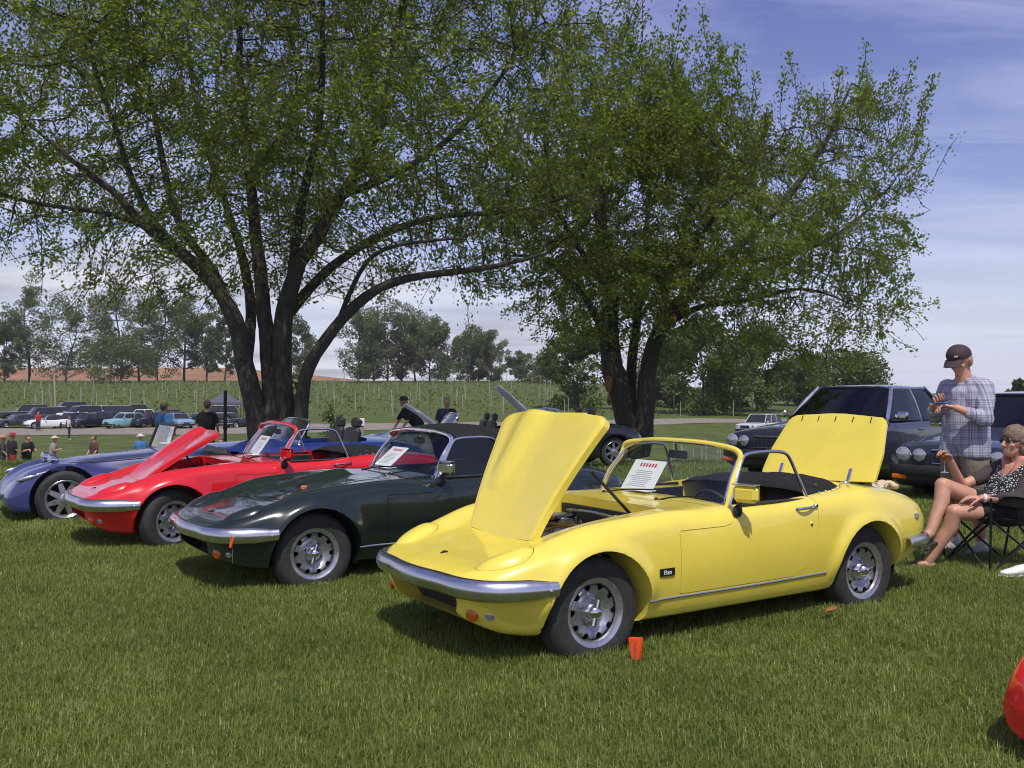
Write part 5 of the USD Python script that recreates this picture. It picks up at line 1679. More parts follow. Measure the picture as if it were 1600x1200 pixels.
def hand_bones(wrist, fwd, palm, side, curl=.5, s=1.0, thumb_in=.4):
    """Palm and five fingers. fwd: towards the fingertips; palm: out of the palm; side +1 if the thumb is on cross(fwd, palm)."""
    fwd = np.asarray(fwd, float) / np.linalg.norm(fwd)
    palm = np.asarray(palm, float) - fwd * (np.asarray(palm, float) @ fwd)
    palm /= np.linalg.norm(palm)
    lat = np.cross(fwd, palm) * side
    w = np.asarray(wrist, float)
    B = []
    for k in range(4):
        o = (.030 - .020 * k) * s
        kn = w + fwd * (.088 - .004 * abs(k - 1)) * s + lat * o
        B.append((w + fwd * .012 * s + lat * o * .55, .014 * s, kn, .0105 * s))
        L = [.082, .092, .086, .068][k] * s
        p, d, ang = kn, fwd, 0
        for j, fr in enumerate((.45, .31, .24)):
            ang += curl * (1.0, 1.1, .8)[j] * (1 + .10 * k)
            d = fwd * math.cos(ang) + palm * math.sin(ang)
            q = p + d * L * fr
            B.append((p, (.0095 - .001 * j) * s, q, (.0085 - .001 * j) * s))
            p = q
    b = w + fwd * .028 * s + lat * .026 * s
    d1 = fwd * .62 + lat * .62 + palm * .35 * thumb_in * 2
    d1 /= np.linalg.norm(d1)
    m = b + d1 * .046 * s
    d2 = fwd * .8 + palm * (.5 + thumb_in * .4) + lat * .1
    d2 /= np.linalg.norm(d2)
    B += [(b, .014 * s, m, .0105 * s), (m, .0105 * s, m + d2 * .032 * s, .0095 * s), (m + d2 * .032 * s, .0095 * s, m + d2 * .056 * s + palm * .006 * s, .008 * s)]
    return B


def head_mesh(c, look, up=(0, 0, 1), s=1.0, edge=.011):
    """Head with brow, nose, lips, chin and ears; look is the way it faces."""
    f = np.asarray(look, float) / np.linalg.norm(look)
    l = np.cross(up, f)
    l /= np.linalg.norm(l)
    u = np.cross(f, l)
    R = np.stack([f, l, u], 1)
    g = lambda x, y, z: np.asarray(c, float) + R @ (np.array([x, y, z]) * s)
    B = [(g(-.012, 0, .035), .090 * s, g(.008, 0, .025), .080 * s), (g(.035, 0, -.02), .058 * s, g(.052, 0, -.075), .034 * s), (g(-.02, 0, -.03), .066 * s, g(.03, 0, -.07), .045 * s),
         (g(.085, 0, .018), .010 * s, g(.108, 0, -.022), .0135 * s), (g(.104, 0, -.022), .011 * s, g(.095, .012, -.026), .009 * s), (g(.104, 0, -.022), .011 * s, g(.095, -.012, -.026), .009 * s),
         (g(.076, .034, .030), .012 * s, g(.076, -.034, .030), .012 * s), (g(.080, .018, -.052), .0075 * s, g(.080, -.018, -.052), .0075 * s), (g(.078, .015, -.062), .0085 * s, g(.078, -.015, -.062), .0085 * s)]
    for k in (1, -1):
        B.append((g(-.008, k * .082, .012), (.016 * s), g(-.012, k * .085, -.022), .011 * s))
        B.append((g(.055, k * .045, -.015), .022 * s, g(.055, k * .040, -.02), .022 * s))
    return B, g


def cloth_wrinkle(m, amt=.006, sc=14, seed=1):
    n = m.vertex_normals
    k = meshkit.fbm(m.vertices * sc, 3, seed) - .5
    m.vertices = m.vertices + n * (k * amt * 2)[:, None]
    return m


def far_person(label, loc, rot, H=1.74, top='cloth_navy', bottom='cloth_grey', hair='hair_brown', hat=None, pose='stand', group=None, bag=None, skin='skin'):
    t = thing('person', label, 'person', loc, rot, group)
    k = H / 1.75
    lean = {'stand': 0, 'bend': .35, 'look': .08}[pose]
    sh = np.array([lean * .6, 0, 1.42 - lean * .25])
    hips = np.array([-lean * .15, 0, .95])
    hd = sh + [lean * .25 + .02, 0, .22 - lean * .1]
    el = [sh + [.02 + lean * .3, s * .25, -.27] for s in (1, -1)]
    wr = [e + ([.14, -s * .03, -.19] if pose != 'look' else [.20, -s * .13, .06]) for e, s in zip(el, (1, -1))]
    S = lambda p: np.asarray(p) * k
    B = [(S(hd + [0, 0, .01]), .095 * k, S(hd + [.02, 0, -.02]), .082 * k), (S(hd + [.03, 0, -.06]), .05 * k, S(hd + [.05, 0, -.08]), .04 * k), (S(hd + [.10, 0, -.02]), .014, S(hd + [.08, 0, .02]), .012), (S(sh + [0, 0, .02]), .062 * k, S(hd), .055 * k), (S(hips), .11, S(sh - [0, 0, .1]), .11)]
    for i, s in enumerate((1, -1)):
        B += [(S(sh + [0, s * .17, -.01]), .05 * k, S(el[i]), .04 * k), (S(el[i]), .04 * k, S(wr[i]), .028 * k), (S(wr[i]), .03 * k, S(wr[i] + [.05, 0, -.07]), .022 * k),
              (S(hips + [0, s * .09, 0]), .08 * k, S([.02, s * .10, .50]), .055 * k), (S([.02, s * .10, .50]), .055 * k, S([-.02, s * .10, .08]), .04 * k), (S([-.03, s * .10, .05]), .045 * k, S([.15, s * .12, .035]), .035 * k)]
    obj('body', bones_mesh(B, .06, 2, 1), skin, t, True)
    W = [(S(hips + [0, 0, .0]), .140 * k, S(sh + [0, 0, -.08]), .142 * k), (S(hips + [0, .07, .03]), .125 * k, S(sh + [0, .11, -.12]), .125 * k), (S(hips + [0, -.07, .03]), .125 * k, S(sh + [0, -.11, -.12]), .125 * k), (S(sh + [0, .16, -.02]), .075 * k, S(sh + [0, -.16, -.02]), .075 * k)]
    for i, s in enumerate((1, -1)):
        W.append((S(sh + [0, s * .18, -.02]), .068 * k, S(el[i] + [0, 0, .04]), .055 * k))
    obj('shirt', cloth_wrinkle(bones_mesh(W, .06, 3, 1), .012, 6), top, t, True)
    T = [(S(hips + [0, s * .07, 0]), .125 * k, S([.02, s * .105, .52]), .078 * k) for s in (1, -1)] + ([(S([.02, s * .105, .52]), .078 * k, S([-.01, s * .105, .14]), .062 * k) for s in (1, -1)] if bottom != 'cloth_red' else [])
    obj('trousers', cloth_wrinkle(bones_mesh(T, .07, 2, 1), .01, 6), bottom, t, True)
    if hat:
        h = lathe([(0, .125), (.06, .12), (.098, .085), (.105, .045), (.175, .035), (.18, .028), (.105, .035)], 20, 'z')
        obj('hat', moved(h, S(hd), scale=1.0), hat, t)
    else:
        obj('hair', bones_mesh([(S(hd + [-.03, 0, .03]), .098 * k, S(hd + [.0, 0, .045]), .090 * k), (S(hd + [-.05, 0, -.02]), .075 * k, S(hd + [-.045, 0, .02]), .085 * k)], .06, 2, 1), hair, t, True)
    if bag:
        obj('bag', cbox(S([-.02, .34, .86]), (.16, .10, .36), .04), bag, t)
    return t


def stand_at(px, d, face, **kw):
    x = (px - 800) / FPX * d
    z = float(ground_z(x, d))
    return dict(loc=(x, d, z), rot=face, **kw)


P180 = math.pi
far_person('person in a white top walking on the gravel road at the left', **stand_at(108, 70, .4), top='cloth_white', bottom='cloth_navy')
far_person('person in red standing by the far parked cars near the left edge', **stand_at(60, 84, -1), top='cloth_red', bottom='cloth_navy')
far_person('person in a bright blue shirt with dark hair, seen above the purple blue car', **stand_at(256, 25, 1.2), top='cloth_blue', bottom='cloth_grey')
far_person('large person dressed all in black beside a dark pole, left of the old tree', **stand_at(324, 25, 1.5, H=1.80), top='cloth_black', bottom='cloth_black')
far_person('person in a pale jacket and cream sun hat in the field at left', **stand_at(82, 38, .3), top='cloth_grey', bottom='cloth_grey', hat='straw', pose='look')
far_person('person with a maroon top carrying a pale bag in the field at left', **stand_at(147, 38, -2.2), top='cloth_maroon', bottom='cloth_brown', bag='cloth_white')
far_person('person with a pink hat at the very left frame edge', **stand_at(4, 36, .5), top='cloth_brown', bottom='cloth_brown', hat='cloth_pink')
far_person('person in a black top and red shorts near the left frame edge', **stand_at(19, 34, 1.0), top='cloth_black', bottom='cloth_red', hat='cloth_red')
far_person('person in dark clothes looking down beside the pale sun hat', **stand_at(42, 35, -.4), top='cloth_black', bottom='cloth_black', pose='look')
far_person('person in a blue shirt and white cap beside the small dark red car', **stand_at(220, 39, 2.2), top='cloth_blue', bottom='cloth_grey', hat='cloth_white')
far_person('person in a white top behind the raised red bonnet, left of the pole base', **stand_at(346, 33, -1.8, H=1.5), top='cloth_white', bottom='cloth_blue')
far_person('person with grey brown hair in a grey blue top behind the black cloth roof', **stand_at(698, 24, -1.6), top='cloth_navy', bottom='cloth_brown', hair='hair_grey')
far_person('person in a dark cap leaning under a raised bonnet behind the green car', **stand_at(650, 22.5, -2.6), top='cloth_black', bottom='cloth_black', pose='bend', hat='cap_dark')
far_person('person in dark clothes stooping just left of the raised yellow bonnet', **stand_at(771, 27, 2.8, H=1.62), top='cloth_brown', bottom='cloth_brown', pose='bend')

# ---- the standing man
MAN = thing('person', 'standing man in a dark cap, plaid shirt and khaki shorts looking down at his hands', 'person', (3.83, 8.0, .028), math.atan2(-.50, -.87))
hipz = .955
c_hd = np.array([.07, .0, 1.645])
sh_ = [np.array([.0, s * .172, 1.43]) for s in (1, -1)]
el_ = [np.array([.09, .245, 1.165]), np.array([.07, -.235, 1.17])]
wr_ = [np.array([.285, .115, 1.255]), np.array([.285, -.10, 1.275])]
look = np.array([.86, .06, -.42])
HB, hg = head_mesh(c_hd, look, s=1.0)
BB = [((0, 0, 1.42), .075, c_hd - [.03, 0, .06], .058), ((0, 0, 1.0), (.12, .16, .12), (0, 0, 1.33), (.11, .16, .12))]
for i, s in enumerate((1, -1)):
    BB += [(sh_[i], .058, el_[i], .046), (el_[i], .046, wr_[i], .030), ((0, s * .095, hipz), .095, (.02, s * .115, .51), .060), ((.02, s * .115, .51), .060, (0, s * .12, .34), .056), ((0, s * .12, .34), .056, (-.02, s * .125, .10), .038),
           ((-.04, s * .125, .065), .048, (.05, s * .13, .06), .044), ((.05, s * .13, .055), .044, (.17, s * .14, .035), .032)]
body = mf(bones_mesh(BB, .03, 6)) + mf(bones_mesh(HB, .012, 3))
for i, s in enumerate((1, -1)):
    fw = np.array([.45, -s * .80, .18])
    body = body + mf(bones_mesh(hand_bones(wr_[i] + fw * .01, fw, (0.25, 0, -.9) if i == 0 else (.3, 0, .75), -s if i == 0 else s, .50), .007, 3, 1))
obj('body', tm(body), 'skin', MAN, True)
SH = [((0, .08, 1.02), (.125, .12, .10), (.0, .10, 1.38), (.115, .11, .08)), ((0, -.08, 1.02), (.125, .12, .10), (.0, -.10, 1.38), (.115, .11, .08)), ((.01, .09, .86), (.14, .13, .05), (0, .08, 1.05), (.13, .12, .10)), ((.01, -.09, .86), (.14, .13, .05), (0, -.08, 1.05), (.13, .12, .10)),
      ((0, .150, 1.425), .074, (0, -.150, 1.425), .074), ((0, 0, 1.44), .085, (0, 0, 1.475), .075), ((.05, 0, .98), (.12, .12, .12), (.045, 0, 1.36), (.095, .12, .08))]
for i, s in enumerate((1, -1)):
    SH += [(sh_[i] + [0, 0, -.005], .074, el_[i], .060), (el_[i], .058, el_[i] * .45 + wr_[i] * .55, .050)]
obj('shirt', cloth_wrinkle(bones_mesh(SH, .025, 7), .016, 9, 5), 'plaid', MAN, True)
obj('collar', cloth_wrinkle(bones_mesh([((.045, .055, 1.475), (.03, .02, .03), (-.05, .045, 1.505), (.02, .02, .025)), ((.045, -.055, 1.475), (.03, .02, .03), (-.05, -.045, 1.505), (.02, .02, .025)), ((-.05, .045, 1.505), (.02, .02, .025), (-.05, -.045, 1.505), (.02, .02, .025))], .02, 3), .003), 'plaid', MAN, True)
obj('shorts', cloth_wrinkle(bones_mesh([((0, s * .08, .93), (.135, .115, .10), (.025, s * .12, .50), (.095, .095, .03)) for s in (1, -1)], .025, 5), .014, 9, 8), 'khaki', MAN, True)
obj('hair', cloth_wrinkle(bones_mesh([(hg(-.035, 0, .03), .086, hg(-.045, 0, -.02), .075), (hg(-.02, .055, .02), .042, hg(-.03, .05, -.03), .035), (hg(-.02, -.055, .02), .042, hg(-.03, -.05, -.03), .035)], .015, 3), .006, 40), 'hair_grey', MAN, True)
capd = bones_mesh([(hg(-.012, 0, .060), (.102, .098, .085), hg(.005, 0, .055), (.100, .094, .080))], .018, 3)
keep = tm(mf(capd).trim_by_plane(tuple(hg(0, 0, 1) - hg(0, 0, 0)), float((hg(0, 0, 1) - hg(0, 0, 0)) @ hg(0, 0, .042))))
brim = []
for v in np.linspace(0, 1, 7):
    brim.append([hg(.075 + .105 * v * math.cos(a * .9) ** .5, .078 * math.sin(a) * (1 - .12 * v), .056 - .030 * v ** 1.5 - .010 * math.sin(a) ** 2) for a in np.linspace(-1.3, 1.3, 15)])
cp = obj('cap', keep, 'cap_dark', MAN, 60)
obj('cap_brim', slab(brim, .005), 'cap_dark', cp, 60)
obj('cap_emblem', cbox(hg(.094, .030, .085), (.004, .05, .012), .001), 'cloth_white', cp)
for s in (1, -1):
    obj('shoe', cloth_wrinkle(bones_mesh([((-.05, s * .125, .055), .056, (.06, s * .13, .052), .052), ((.06, s * .13, .05), .052, (.19, s * .14, .036), .038)], .02, 4), .002), 'cloth_grey', MAN, True)
    if s > 0:
        obj('sock', tube([(-.022, .125, .09), (-.02, .124, .17)], .046, 12), 'cloth_white', MAN, True)
        obj('sock', tube([(-.022, -.125, .09), (-.02, -.124, .17)], .046, 12), 'cloth_white', MAN, True)
# phone in his hands
mr = math.atan2(-.50, -.87)
ph = thing('phone', 'small pale blue phone held by the standing man', 'phone', (3.83 + .335 * math.cos(mr), 8.0 + .335 * math.sin(mr), 1.333), mr)
obj('case', cbox((0, 0, 0), (.075, .145, .009), .003, rot=(0, .25, 0)), 'cloth_blue', ph)
obj('screen', cbox((.001, 0, .0058), (.066, .13, .002), .0005, rot=(0, .25, 0)), 'rock_glass', ph)

# ---- the seated woman
WX, WY, WR = 3.80, 7.35, math.atan2(-.12, -1)
WOM = thing('person', 'seated woman in sunglasses and brown cardigan with bare crossed legs', 'person', (WX, WY, .028), WR)
hd = np.array([-.10, .0, .985])
look = np.array([.95, .12, .10])
HB, hg = head_mesh(hd, look, s=.95)
hipA, kneeA, ankA = np.array([0, -.10, .475]), np.array([.47, -.03, .665]), np.array([.63, .06, .315])
hipB, kneeB, ankB = np.array([0, .10, .465]), np.array([.45, .09, .475]), np.array([.62, .02, .095])
shl, shr = np.array([-.17, .17, .80]), np.array([-.15, -.17, .80])
ell, elr = np.array([.03, .25, .575]), np.array([.20, -.21, .640])
wrl, wrr = np.array([.26, .15, .585]), np.array([.365, -.10, .850])
BB = [((-.16, 0, .80), .062, hd - [.03, 0, .06], .052), ((0, 0, .48), (.13, .17, .11), (-.12, 0, .75), (.10, .15, .10)),
      (hipA, .088, kneeA, .060), (kneeA, .058, kneeA * .68 + ankA * .32 + [-.025, 0, 0], .058), (kneeA * .68 + ankA * .32 + [-.025, 0, 0], .056, ankA, .036), (ankA, .037, ankA + [.075, .01, -.05], .034), (ankA + [.06, 0, -.045], .034, ankA + [.17, .015, -.10], .022),
      (hipB, .090, kneeB, .060), (kneeB, .058, kneeB * .68 + ankB * .32 + [-.03, 0, 0], .058), (kneeB * .68 + ankB * .32 + [-.03, 0, 0], .056, ankB, .036), (ankB + [-.02, 0, -.035], .038, ankB + [.07, 0, -.03], .034), (ankB + [.06, 0, -.032], .034, ankB + [.17, 0, -.055], .024),
      (shl, .050, ell, .042), (ell, .042, wrl, .027), (shr, .050, elr, .042), (elr, .042, wrr, .027)]
for i, a in enumerate((ankA + [.17, .015, -.10], ankB + [.17, 0, -.055])):
    for k in range(5):
        BB.append((a + [-.01, (k - 2) * .013, 0], .011, a + [.028 - .004 * abs(k - 1), (k - 2) * .014, -.006], .009))
body = mf(bones_mesh(BB, .028, 6)) + mf(bones_mesh(HB, .012, 3))
fw = np.array([.45, .05, .55])
body = body + mf(bones_mesh(hand_bones(wrr, fw, (.8, .3, -.5), 1, .62), .007, 3, 1))
fwl = np.array([.9, -.25, .05])
body = body + mf(bones_mesh(hand_bones(wrl, fwl, (0, -.1, -1), 1, .30), .007, 3, 1))
obj('body', tm(body), 'skin', WOM, True)
obj('top', cloth_wrinkle(bones_mesh([((.02, .08, .50), (.135, .11, .10), (-.13, .085, .76), (.110, .10, .08)), ((.02, -.08, .50), (.135, .11, .10), (-.13, -.085, .76), (.110, .10, .08)), ((.03, 0, .50), (.14, .12, .11), (-.105, 0, .72), (.115, .10, .07)), ((-.03, .07, .68), (.09, .075, .075), (-.05, .07, .66), (.09, .08, .08)), ((-.03, -.07, .68), (.09, .075, .075), (-.05, -.07, .66), (.09, .08, .08))], .022, 5), .010, 12, 3), 'figured_top', WOM, True)
obj('shorts', cloth_wrinkle(bones_mesh([((0, .09, .47), .120, hipB * .55 + kneeB * .45, .088), ((0, -.09, .475), .120, hipA * .60 + kneeA * .40, .086)], .025, 5), .010, 12, 4), 'cloth_black', WOM, True)
obj('cardigan', cloth_wrinkle(bones_mesh([((-.06, .15, .48), (.12, .07, .11), (-.19, .14, .80), (.075, .06, .07)), ((-.06, -.15, .48), (.12, .07, .11), (-.19, -.14, .80), (.075, .06, .07)), ((-.19, .12, .80), .075, (-.19, -.12, .80), .075), ((-.12, .10, .55), (.07, .08, .1), (-.20, 0, .75), (.06, .1, .1)), (shl, .070, ell, .062), (ell, .060, ell * .55 + wrl * .45, .050), (shr, .070, shr * .35 + elr * .65, .060)], .025, 5), .012, 10, 6), 'cloth_brown', WOM, True)
obj('scarf', cloth_wrinkle(bones_mesh([((-.10, .09, .855), .038, (-.03, .09, .74), .030), ((-.10, -.09, .855), .038, (-.06, -.02, .80), .032), ((-.20, 0, .86), .04, (-.10, .09, .855), .038)], .02, 4), .008, 20), 'cloth_pink', WOM, True)
obj('hair', cloth_wrinkle(bones_mesh([(hg(-.03, 0, .055), .098, hg(.005, 0, .065), .086), (hg(-.055, 0, -.01), .085, hg(-.04, 0, .03), .09), (hg(-.03, .070, .03), .040, hg(-.045, .066, -.055), .034), (hg(-.03, -.070, .03), .040, hg(-.045, -.066, -.055), .034), (hg(.045, .02, .085), .030, hg(.0, .05, .085), .035)], .014, 3),   .014, 34, 2), 'hair_blond', WOM, True)
gl = obj('sunglasses', cat([ball(hg(.088, s * .036, .018), .027, 2, (.30, 1, .85)) for s in (1, -1)] + [tube([hg(.094, .012, .022), hg(.096, 0, .024), hg(.094, -.012, .022)], .004, 6)] + [tube([hg(.080, s * .064, .024), hg(.0, s * .086, .022)], .0038, 6) for s in (1, -1)]), 'rock_glass', WOM, kind='stuff')
wt = wrl * .93 + ell * .07
ax = (wrl - ell) / np.linalg.norm(wrl - ell)
obj('bracelet', tube([wt - ax * .008, wt + ax * .008], .034, 14), 'card_white', WOM)
for a, q in ((ankA, (.17, .015, -.10)), (ankB, (.17, 0, -.055))):
    d = np.asarray(q)
    so = a + d
    sole = hull(np.vstack([ball(a + [-.03, 0, -.075], .035, 1, (1, 1, .25)).vertices, ball(so + [.02, 0, -.028], .044, 1, (1, 1, .25)).vertices]))
    sd = obj('sandal', sole, 'trim_black', WOM)
    p = a * .35 + so * .65
    obj('strap', tube(smooth_path([p + [0, -.042, -.03], p + [0, -.03, .016], p + [0, .03, .016], p + [0, .042, -.03]], 12), .009, 6), 'trim_black', sd)
# stemmed glass in her raised hand
gp = np.array([WX, WY, .028]) + trimesh.transformations.rotation_matrix(WR, [0, 0, 1])[:3, :3] @ (wrr + [.075, .045, .02])
g = thing('wine_glass', 'stemmed glass with a little amber drink in the seated woman\'s raised hand', 'glass', gp - [0, 0, .11], 0)
obj('bowl', lathe([(.004, .085), (.025, .095), (.036, .125), (.037, .15), (.031, .185), (.0295, .185), (.035, .15), (.034, .125), (.024, .098), (0, .09)], 24, 'z'), 'glass', g, True)
obj('drink', lathe([(0, .092), (.023, .099), (.033, .125), (.0335, .135), (0, .135)], 24, 'z'), 'amber', g, True)
obj('stem', lathe([(0, 0), (.034, .001), (.033, .004), (.005, .010), (.0035, .03), (.0035, .075), (.006, .088), (0, .09)], 20, 'z'), 'lamp_glass', g, True)

# ---- camp chair under her
ch = thing('camp_chair', 'black folding camp chair with crossed tube legs under the seated woman', 'chair', (WX, WY, .028), WR)
su, sv = np.linspace(-.22, .30, 12), np.linspace(-1, 1, 13)
obj('seat', slab([[(x, v * .25, .405 + .06 * v * v - .03 * np.sin((x + .22) / .52 * np.pi)) for v in sv] for x in su], .006, up=(0, 0, 1)), 'chair_fabric', ch, True)
obj('backrest', slab([[(-.22 - .16 * k - .03 * (1 - v * v), v * .27, .42 + .50 * k) for v in sv] for k in np.linspace(0, 1, 10)], .006, up=(1, 0, .3)), 'chair_fabric', ch, True)
for s in (1, -1):
    obj('armrest', slab([[(x, s * (.30 + w), .60 + .02 * math.sin(x * 8)) for w in (-.045, 0, .045)] for x in np.linspace(-.30, .28, 8)], .006, up=(0, 0, 1)), 'chair_fabric', ch, True)
    obj('arm_post', tube([(.30, s * .30, .03), (.29, s * .30, .60)], .009, 8), 'dark_metal', ch)
    obj('back_post', tube([(-.20, s * .28, .03), (-.30, s * .285, .55), (-.40, s * .29, .95)], .009, 8), 'dark_metal', ch)
for a, b in ((((.30, .29, .03), (-.22, .27, .44))), ((-.22, .29, .03), (.30, .27, .46)), ((.30, -.29, .03), (-.22, -.27, .44)), ((-.22, -.29, .03), (.30, -.27, .46)), ((.31, .29, .03), (.31, -.27, .45)), ((.31, -.29, .03), (.31, .27, .45)), ((-.22, .29, .035), (-.22, -.27, .45)), ((-.22, -.29, .035), (-.22, .27, .45))):
    obj('leg', tube([a, b], .009, 8), 'dark_metal', ch)
for a in ((.30, .29), (.30, -.29), (-.22, .29), (-.22, -.29)):
    obj('foot', cbox((a[0], a[1], .02), (.05, .04, .04), .01), 'trim_black', ch)

# a white shoe at the frame edge (its wearer sits outside the picture)
sp_ = pw(1596, 900, 6.9)
sh = thing('shoe', 'white low shoe on the grass at the right frame edge', 'shoe', (sp_[0], 6.9, .072), P180 + .15)
obj('upper', cloth_wrinkle(bones_mesh([((-.10, 0, .055), (.05, .042, .05), (.03, 0, .045), (.05, .045, .035)), ((.03, 0, .04), (.05, .045, .035), (.13, 0, .03), (.04, .038, .022))], .015, 3), .002), 'white_shoe', sh, True)
obj('sole', hull(np.vstack([ball((-.10, 0, .012), .05, 1, (1, .85, .25)).vertices, ball((.14, 0, .010), .048, 1, (1, .85, .22)).vertices])), 'card_white', sh)
# brown cloth lying at the edge of the open boot
bw = np.array([.087, 5.408, 0]) + np.array([DX, DY, 0]) * -2.80 + np.array([.5387, -.8425, 0]) * .30
cb = thing('cloth_bundle', 'crumpled pale brown cloth at the edge of the yellow car\'s open boot', 'cloth', (bw[0], bw[1], .735), .3)
obj('cloth', cloth_wrinkle(bones_mesh([((-.07, 0, .02), .03, (.06, .02, .02), .032), ((.02, .03, .035), .022, (.08, -.02, .012), .024)], .010, 2), .030, 26), 'straw', cb, True)

# ------------------------------------------------------------------ show cards, flags and field furniture
def on_car(origin, yaw, p):
    c, s = math.cos(yaw), math.sin(yaw)
    return (origin[0] + c * p[0] - s * p[1], origin[1] + s * p[0] + c * p[1], p[2])


show_card(on_car((.087, 5.408), ROW_YAW, (-.985, -.14, .885)), ROW_YAW, 'white show card with a red heading behind the yellow car\'s windscreen')
show_card(on_car((-1.725, 7.16), ROW_YAW, (-1.0, -.22, .88)), ROW_YAW, 'white show card tilted behind the green car\'s windscreen', .7)
show_card(on_car((-3.30, 8.80), ROW_YAW, (-.985, -.05, .885)), ROW_YAW, 'white show card behind the red car\'s windscreen')
show_card(on_car((-4.69 - .68 * .5387, 9.95 + .68 * .8425), ROW_YAW, (-1.20, .06, .90)), ROW_YAW, 'pale show card standing in the purple blue car\'s screen', 1.30, .15, .20)


def marker_flag(px, py, d, label, turn, h=.16, tilt=.15):
    x = (px - 800) / FPX * d
    z = EYE - (py - HOR) / FPX * d
    t = thing('marker_flag', label, 'flag', (x, d, z), turn)
    obj('stake', tube([(0, 0, -.10), (0, 0, h * .8)], .0025, 6), 'wire_metal', t)
    P = np.array([[(u * .075 * (1 - .35 * v) - .035 * (1 - v * .3) + .01 * v, .006 * math.sin(u * 5 + v * 2) + tilt * .05 * v, h * (1 - v)) for u in np.linspace(0, 1, 8)] for v in np.linspace(0, 1, 8)])
    obj('pennant', slab(P, .002), 'orange_plastic', t, True)
    return t


marker_flag(992, 1031, 4.72, 'small orange flag in the grass by the yellow car\'s front wheel', .2, .115)
marker_flag(364, 856, 6.15, 'small orange flag in front of the green car\'s bumper', 2.2, .075)
lf = pw(1300, 944, 5.6)
dl = thing('dead_leaf', 'curled brown leaf in the grass before the yellow car\'s rear wheel', 'leaf', (lf[0], 5.6, .115), .4)
obj('blade', slab([[(u * .08 - .04, v * .03 * math.sin(math.pi * (.08 + .84 * u)), .02 * u + .015 * v * v) for v in np.linspace(-1, 1, 5)] for u in np.linspace(0, 1, 7)], .0015), 'dead_leaf', dl, True)
obj('stalk', tube([(.04, 0, .02), (.06, .005, .025)], .0015, 5), 'dead_leaf', dl)

# canopy tent
tx, ty = (350 - 800) / FPX * 93, 93.0
tz = float(ground_z(tx, ty))
tent = thing('canopy_tent', 'dark grey pop-up canopy tent left of the old tree trunk', 'tent', (tx, ty, tz), .35)
s_ = 1.75
top = np.array([(0, 0, 3.35), (s_, s_, 2.35), (-s_, s_, 2.35), (-s_, -s_, 2.35), (s_, -s_, 2.35)])
roof = []
for k in range(4):
    a, b = top[1 + k], top[1 + (k + 1) % 4]
    roof.append([[top[0] * (1 - v) + (a * (1 - u) + b * u) * v - np.array([0, 0, .22 * math.sin(v * np.pi) * .5]) for u in np.linspace(0, 1, 9)] for v in np.linspace(.01, 1, 9)])
for rr in roof:
    obj('roof_panel', slab(rr, .01), 'tent_fabric', tent, True)
for k in range(4):
    a, b = top[1 + k], top[1 + (k + 1) % 4]
    obj('valance', slab([[a * (1 - u) + b * u + np.array([0, 0, -v * .25]) for u in np.linspace(0, 1, 6)] for v in (0, .5, 1)], .01), 'tent_fabric', tent, True)
    obj('leg', tube([(top[1 + k][0] * .98, top[1 + k][1] * .98, -.2), (top[1 + k][0] * .98, top[1 + k][1] * .98, 2.3)], .03, 6), 'dark_metal', tent)
# poles and posts
def post_at(name, label, px, d, top, r, mat, lean=0.0, extra=None, group=None):
    b = at_px(px, d)
    H = EYE + (HOR - top) / FPX * d - b[2]
    t = thing(name, label, 'post', b, 0, group)
    obj('shaft', tube([(0, 0, -.2), (lean * H * .5, 0, H * .5), (lean * H, 0, H)], r, 8), mat, t)
    if extra:
        for nm, m, mt in extra(H):
            obj(nm, m, mt, t)
    return t


post_at('pole', 'dark pole standing beside the person dressed in black', 352, 24.6, 610, .045, 'trim_black', extra=lambda H: [('collar', tube([(0, 0, H * .5), (0, 0, H * .5 + .06)], .06, 8), 'trim_black')])
post_at('bird_house', 'weathered grey bird house on a leaning pole in front of the left trees', 88, 100, 580, .09, 'wood_grey', -.05,
        lambda H: [('box', cbox((-.05 * H, 0, H + .30), (.42, .40, .62), .03), 'wood_grey'), ('roof', hull([(-.05 * H + a, b, H + c) for a in (-.32, .32) for b, c in ((-.32, .58), (.32, .58), (0, .86))]), 'wood_grey'), ('entrance', ball((-.05 * H, -.20, H + .34), .06, 1, (1, .3, 1)), 'trim_black')])
post_at('bird_house', 'dark box on a thin post on the green slope right of the old trunk', 672, 96, 612, .045, 'wood_dark', 0,
        lambda H: [('box', cbox((0, 0, H + .12), (.34, .30, .36), .03), 'wood_dark'), ('entrance', ball((0, -.16, H + .14), .05, 1, (1, .3, 1)), 'trim_black')])
post_at('sign_post', 'grey wooden post with a small white number board right of the old trunk', 566, 30, 662, .05, 'wood_grey', 0, lambda H: [('board', cbox((0, -.06, H + .06), (.16, .02, .24), .004), 'card_white'), ('dark_mark', cbox((0, -.073, H + .05), (.05, .008, .10), .002), 'trim_black')])
far_tree('shrub', 'small brownish shrub at the road edge right of the old trunk', at_px(522, 74), 2.5, 1.9, 301, 'bush', 'leaf_dark', 900, .20, None, .05)
far_tree('shrub', 'yellow green weeds around the post with the white board', at_px(556, 31) + [0, .4, 0], .95, .9, 302, 'bush', 'vine_leaf', 700, .09, None, .02)
far_tree('shrub', 'leafy suckers growing at the foot of the old tree', at_px(470, 18.3) + [0, -.2, 0], 1.7, .9, 303, 'bush', 'leaf_spring', 900, .10, None, .05)

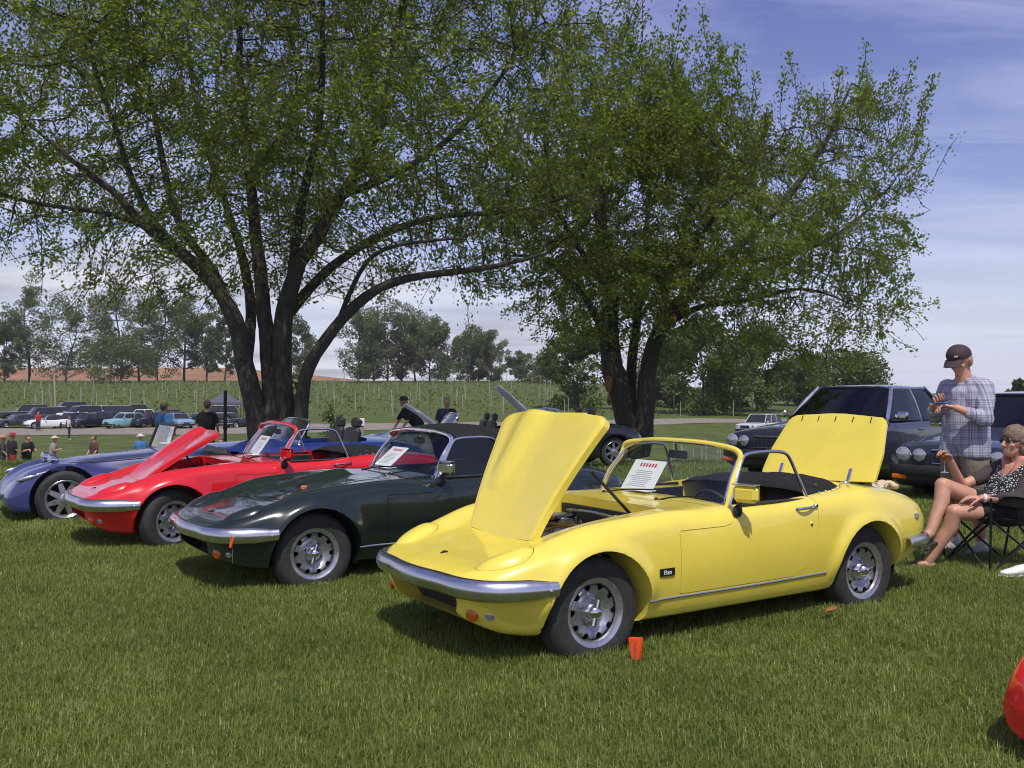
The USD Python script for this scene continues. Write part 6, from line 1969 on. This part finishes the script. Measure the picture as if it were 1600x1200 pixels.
# fence of pale stakes and wire by the second tree
rng = np.random.default_rng(77)
fence = thing('stake_fence', 'rough fence of pale stakes and wire between the split tree and the silver off-roader', 'fence', at_px(1110, 40), 0)
f0 = at_px(1110, 40)
tops = []
for i, px in enumerate([1046, 1053, 1064, 1071, 1083, 1097, 1104, 1118, 1124, 1139, 1146, 1160, 1171, 1186, 1196, 1208]):
    d = 40 + rng.normal(0, .5)
    b = at_px(px, d) - f0
    H = rng.uniform(.9, 1.75)
    tip = b + [rng.normal(0, .08), 0, H]
    obj('stake', tube([b - [0, 0, .2], (b + tip) / 2 + [rng.normal(0, .02), 0, 0], tip], [.035, .032, .026], 6), 'wood_grey', fence)
    tops.append(b * .3 + tip * .7)
for k in (.55, .95):
    obj('wire', tube([np.array([t[0], t[1] - .03, t[2] * k]) for t in tops], .012, 5), 'wire_metal', fence)

# vineyard on the slope: stakes one by one, young vines between them
proto = None
rows, vines = [], []
for j, d in enumerate(np.r_[np.arange(108, 150, 8.0), np.arange(156, 236, 12.0)]):
    span = np.arange(-.56 * d, .27 * d, 6.5 if d < 150 else 9.0)
    for x in span + rng.uniform(0, 3):
        xx, dd = x + rng.normal(0, .15), d + rng.normal(0, .3)
        rows.append((xx, dd, float(ground_z(xx, dd)), rng.uniform(.85, 1.25)))
    vx = np.arange(-.56 * d, .27 * d, 1.5)
    vines.append(np.c_[vx, np.full(len(vx), d), ground_z(vx, np.full(len(vx), d))])
rows = rows[:300]
vlab = 'thin pale vineyard stake on the green slope'
for k, (x, d, z, h) in enumerate(rows):
    if proto is None:
        proto = thing('vineyard_stake', vlab, 'stake', (x, d, z), 0, 'vineyard stakes on the slope')
        obj('stake', tube([(0, 0, -.2), (.01, 0, 1.0), (0, 0, 1.9)], [.055, .05, .045], 5), 'wood_grey', proto)
    else:
        copy_of(proto, 'vineyard_stake', vlab, (x, d, z), float(rng.uniform(0, 6)), float(h))
V = np.repeat(np.vstack(vines), 7, 0)
V = V + np.c_[rng.normal(0, .5, len(V)), rng.normal(0, .18, len(V)), rng.uniform(.05, .75, len(V))]
obj('vine_rows', leaf_quads(V, np.zeros_like(V) + [0, 0, .4], .36, rng, aspect=.8), 'vine_leaf', None, False, 'rows of young green vines on the slope', category='vines', kind='stuff')

# thin air: far things pale a little
M('haze', {'v': ('principled_volume', {'color': (.90, .90, .92), 'density': .00022, 'anisotropy': .2})}, surface=None, volume='v.volume')
hb = trimesh.creation.box([1240, 1000, 100])
hb.apply_translation([0, 430, 32])
obj('haze', hb, 'haze', None, False, 'faint spring haze over the field', kind='stuff')
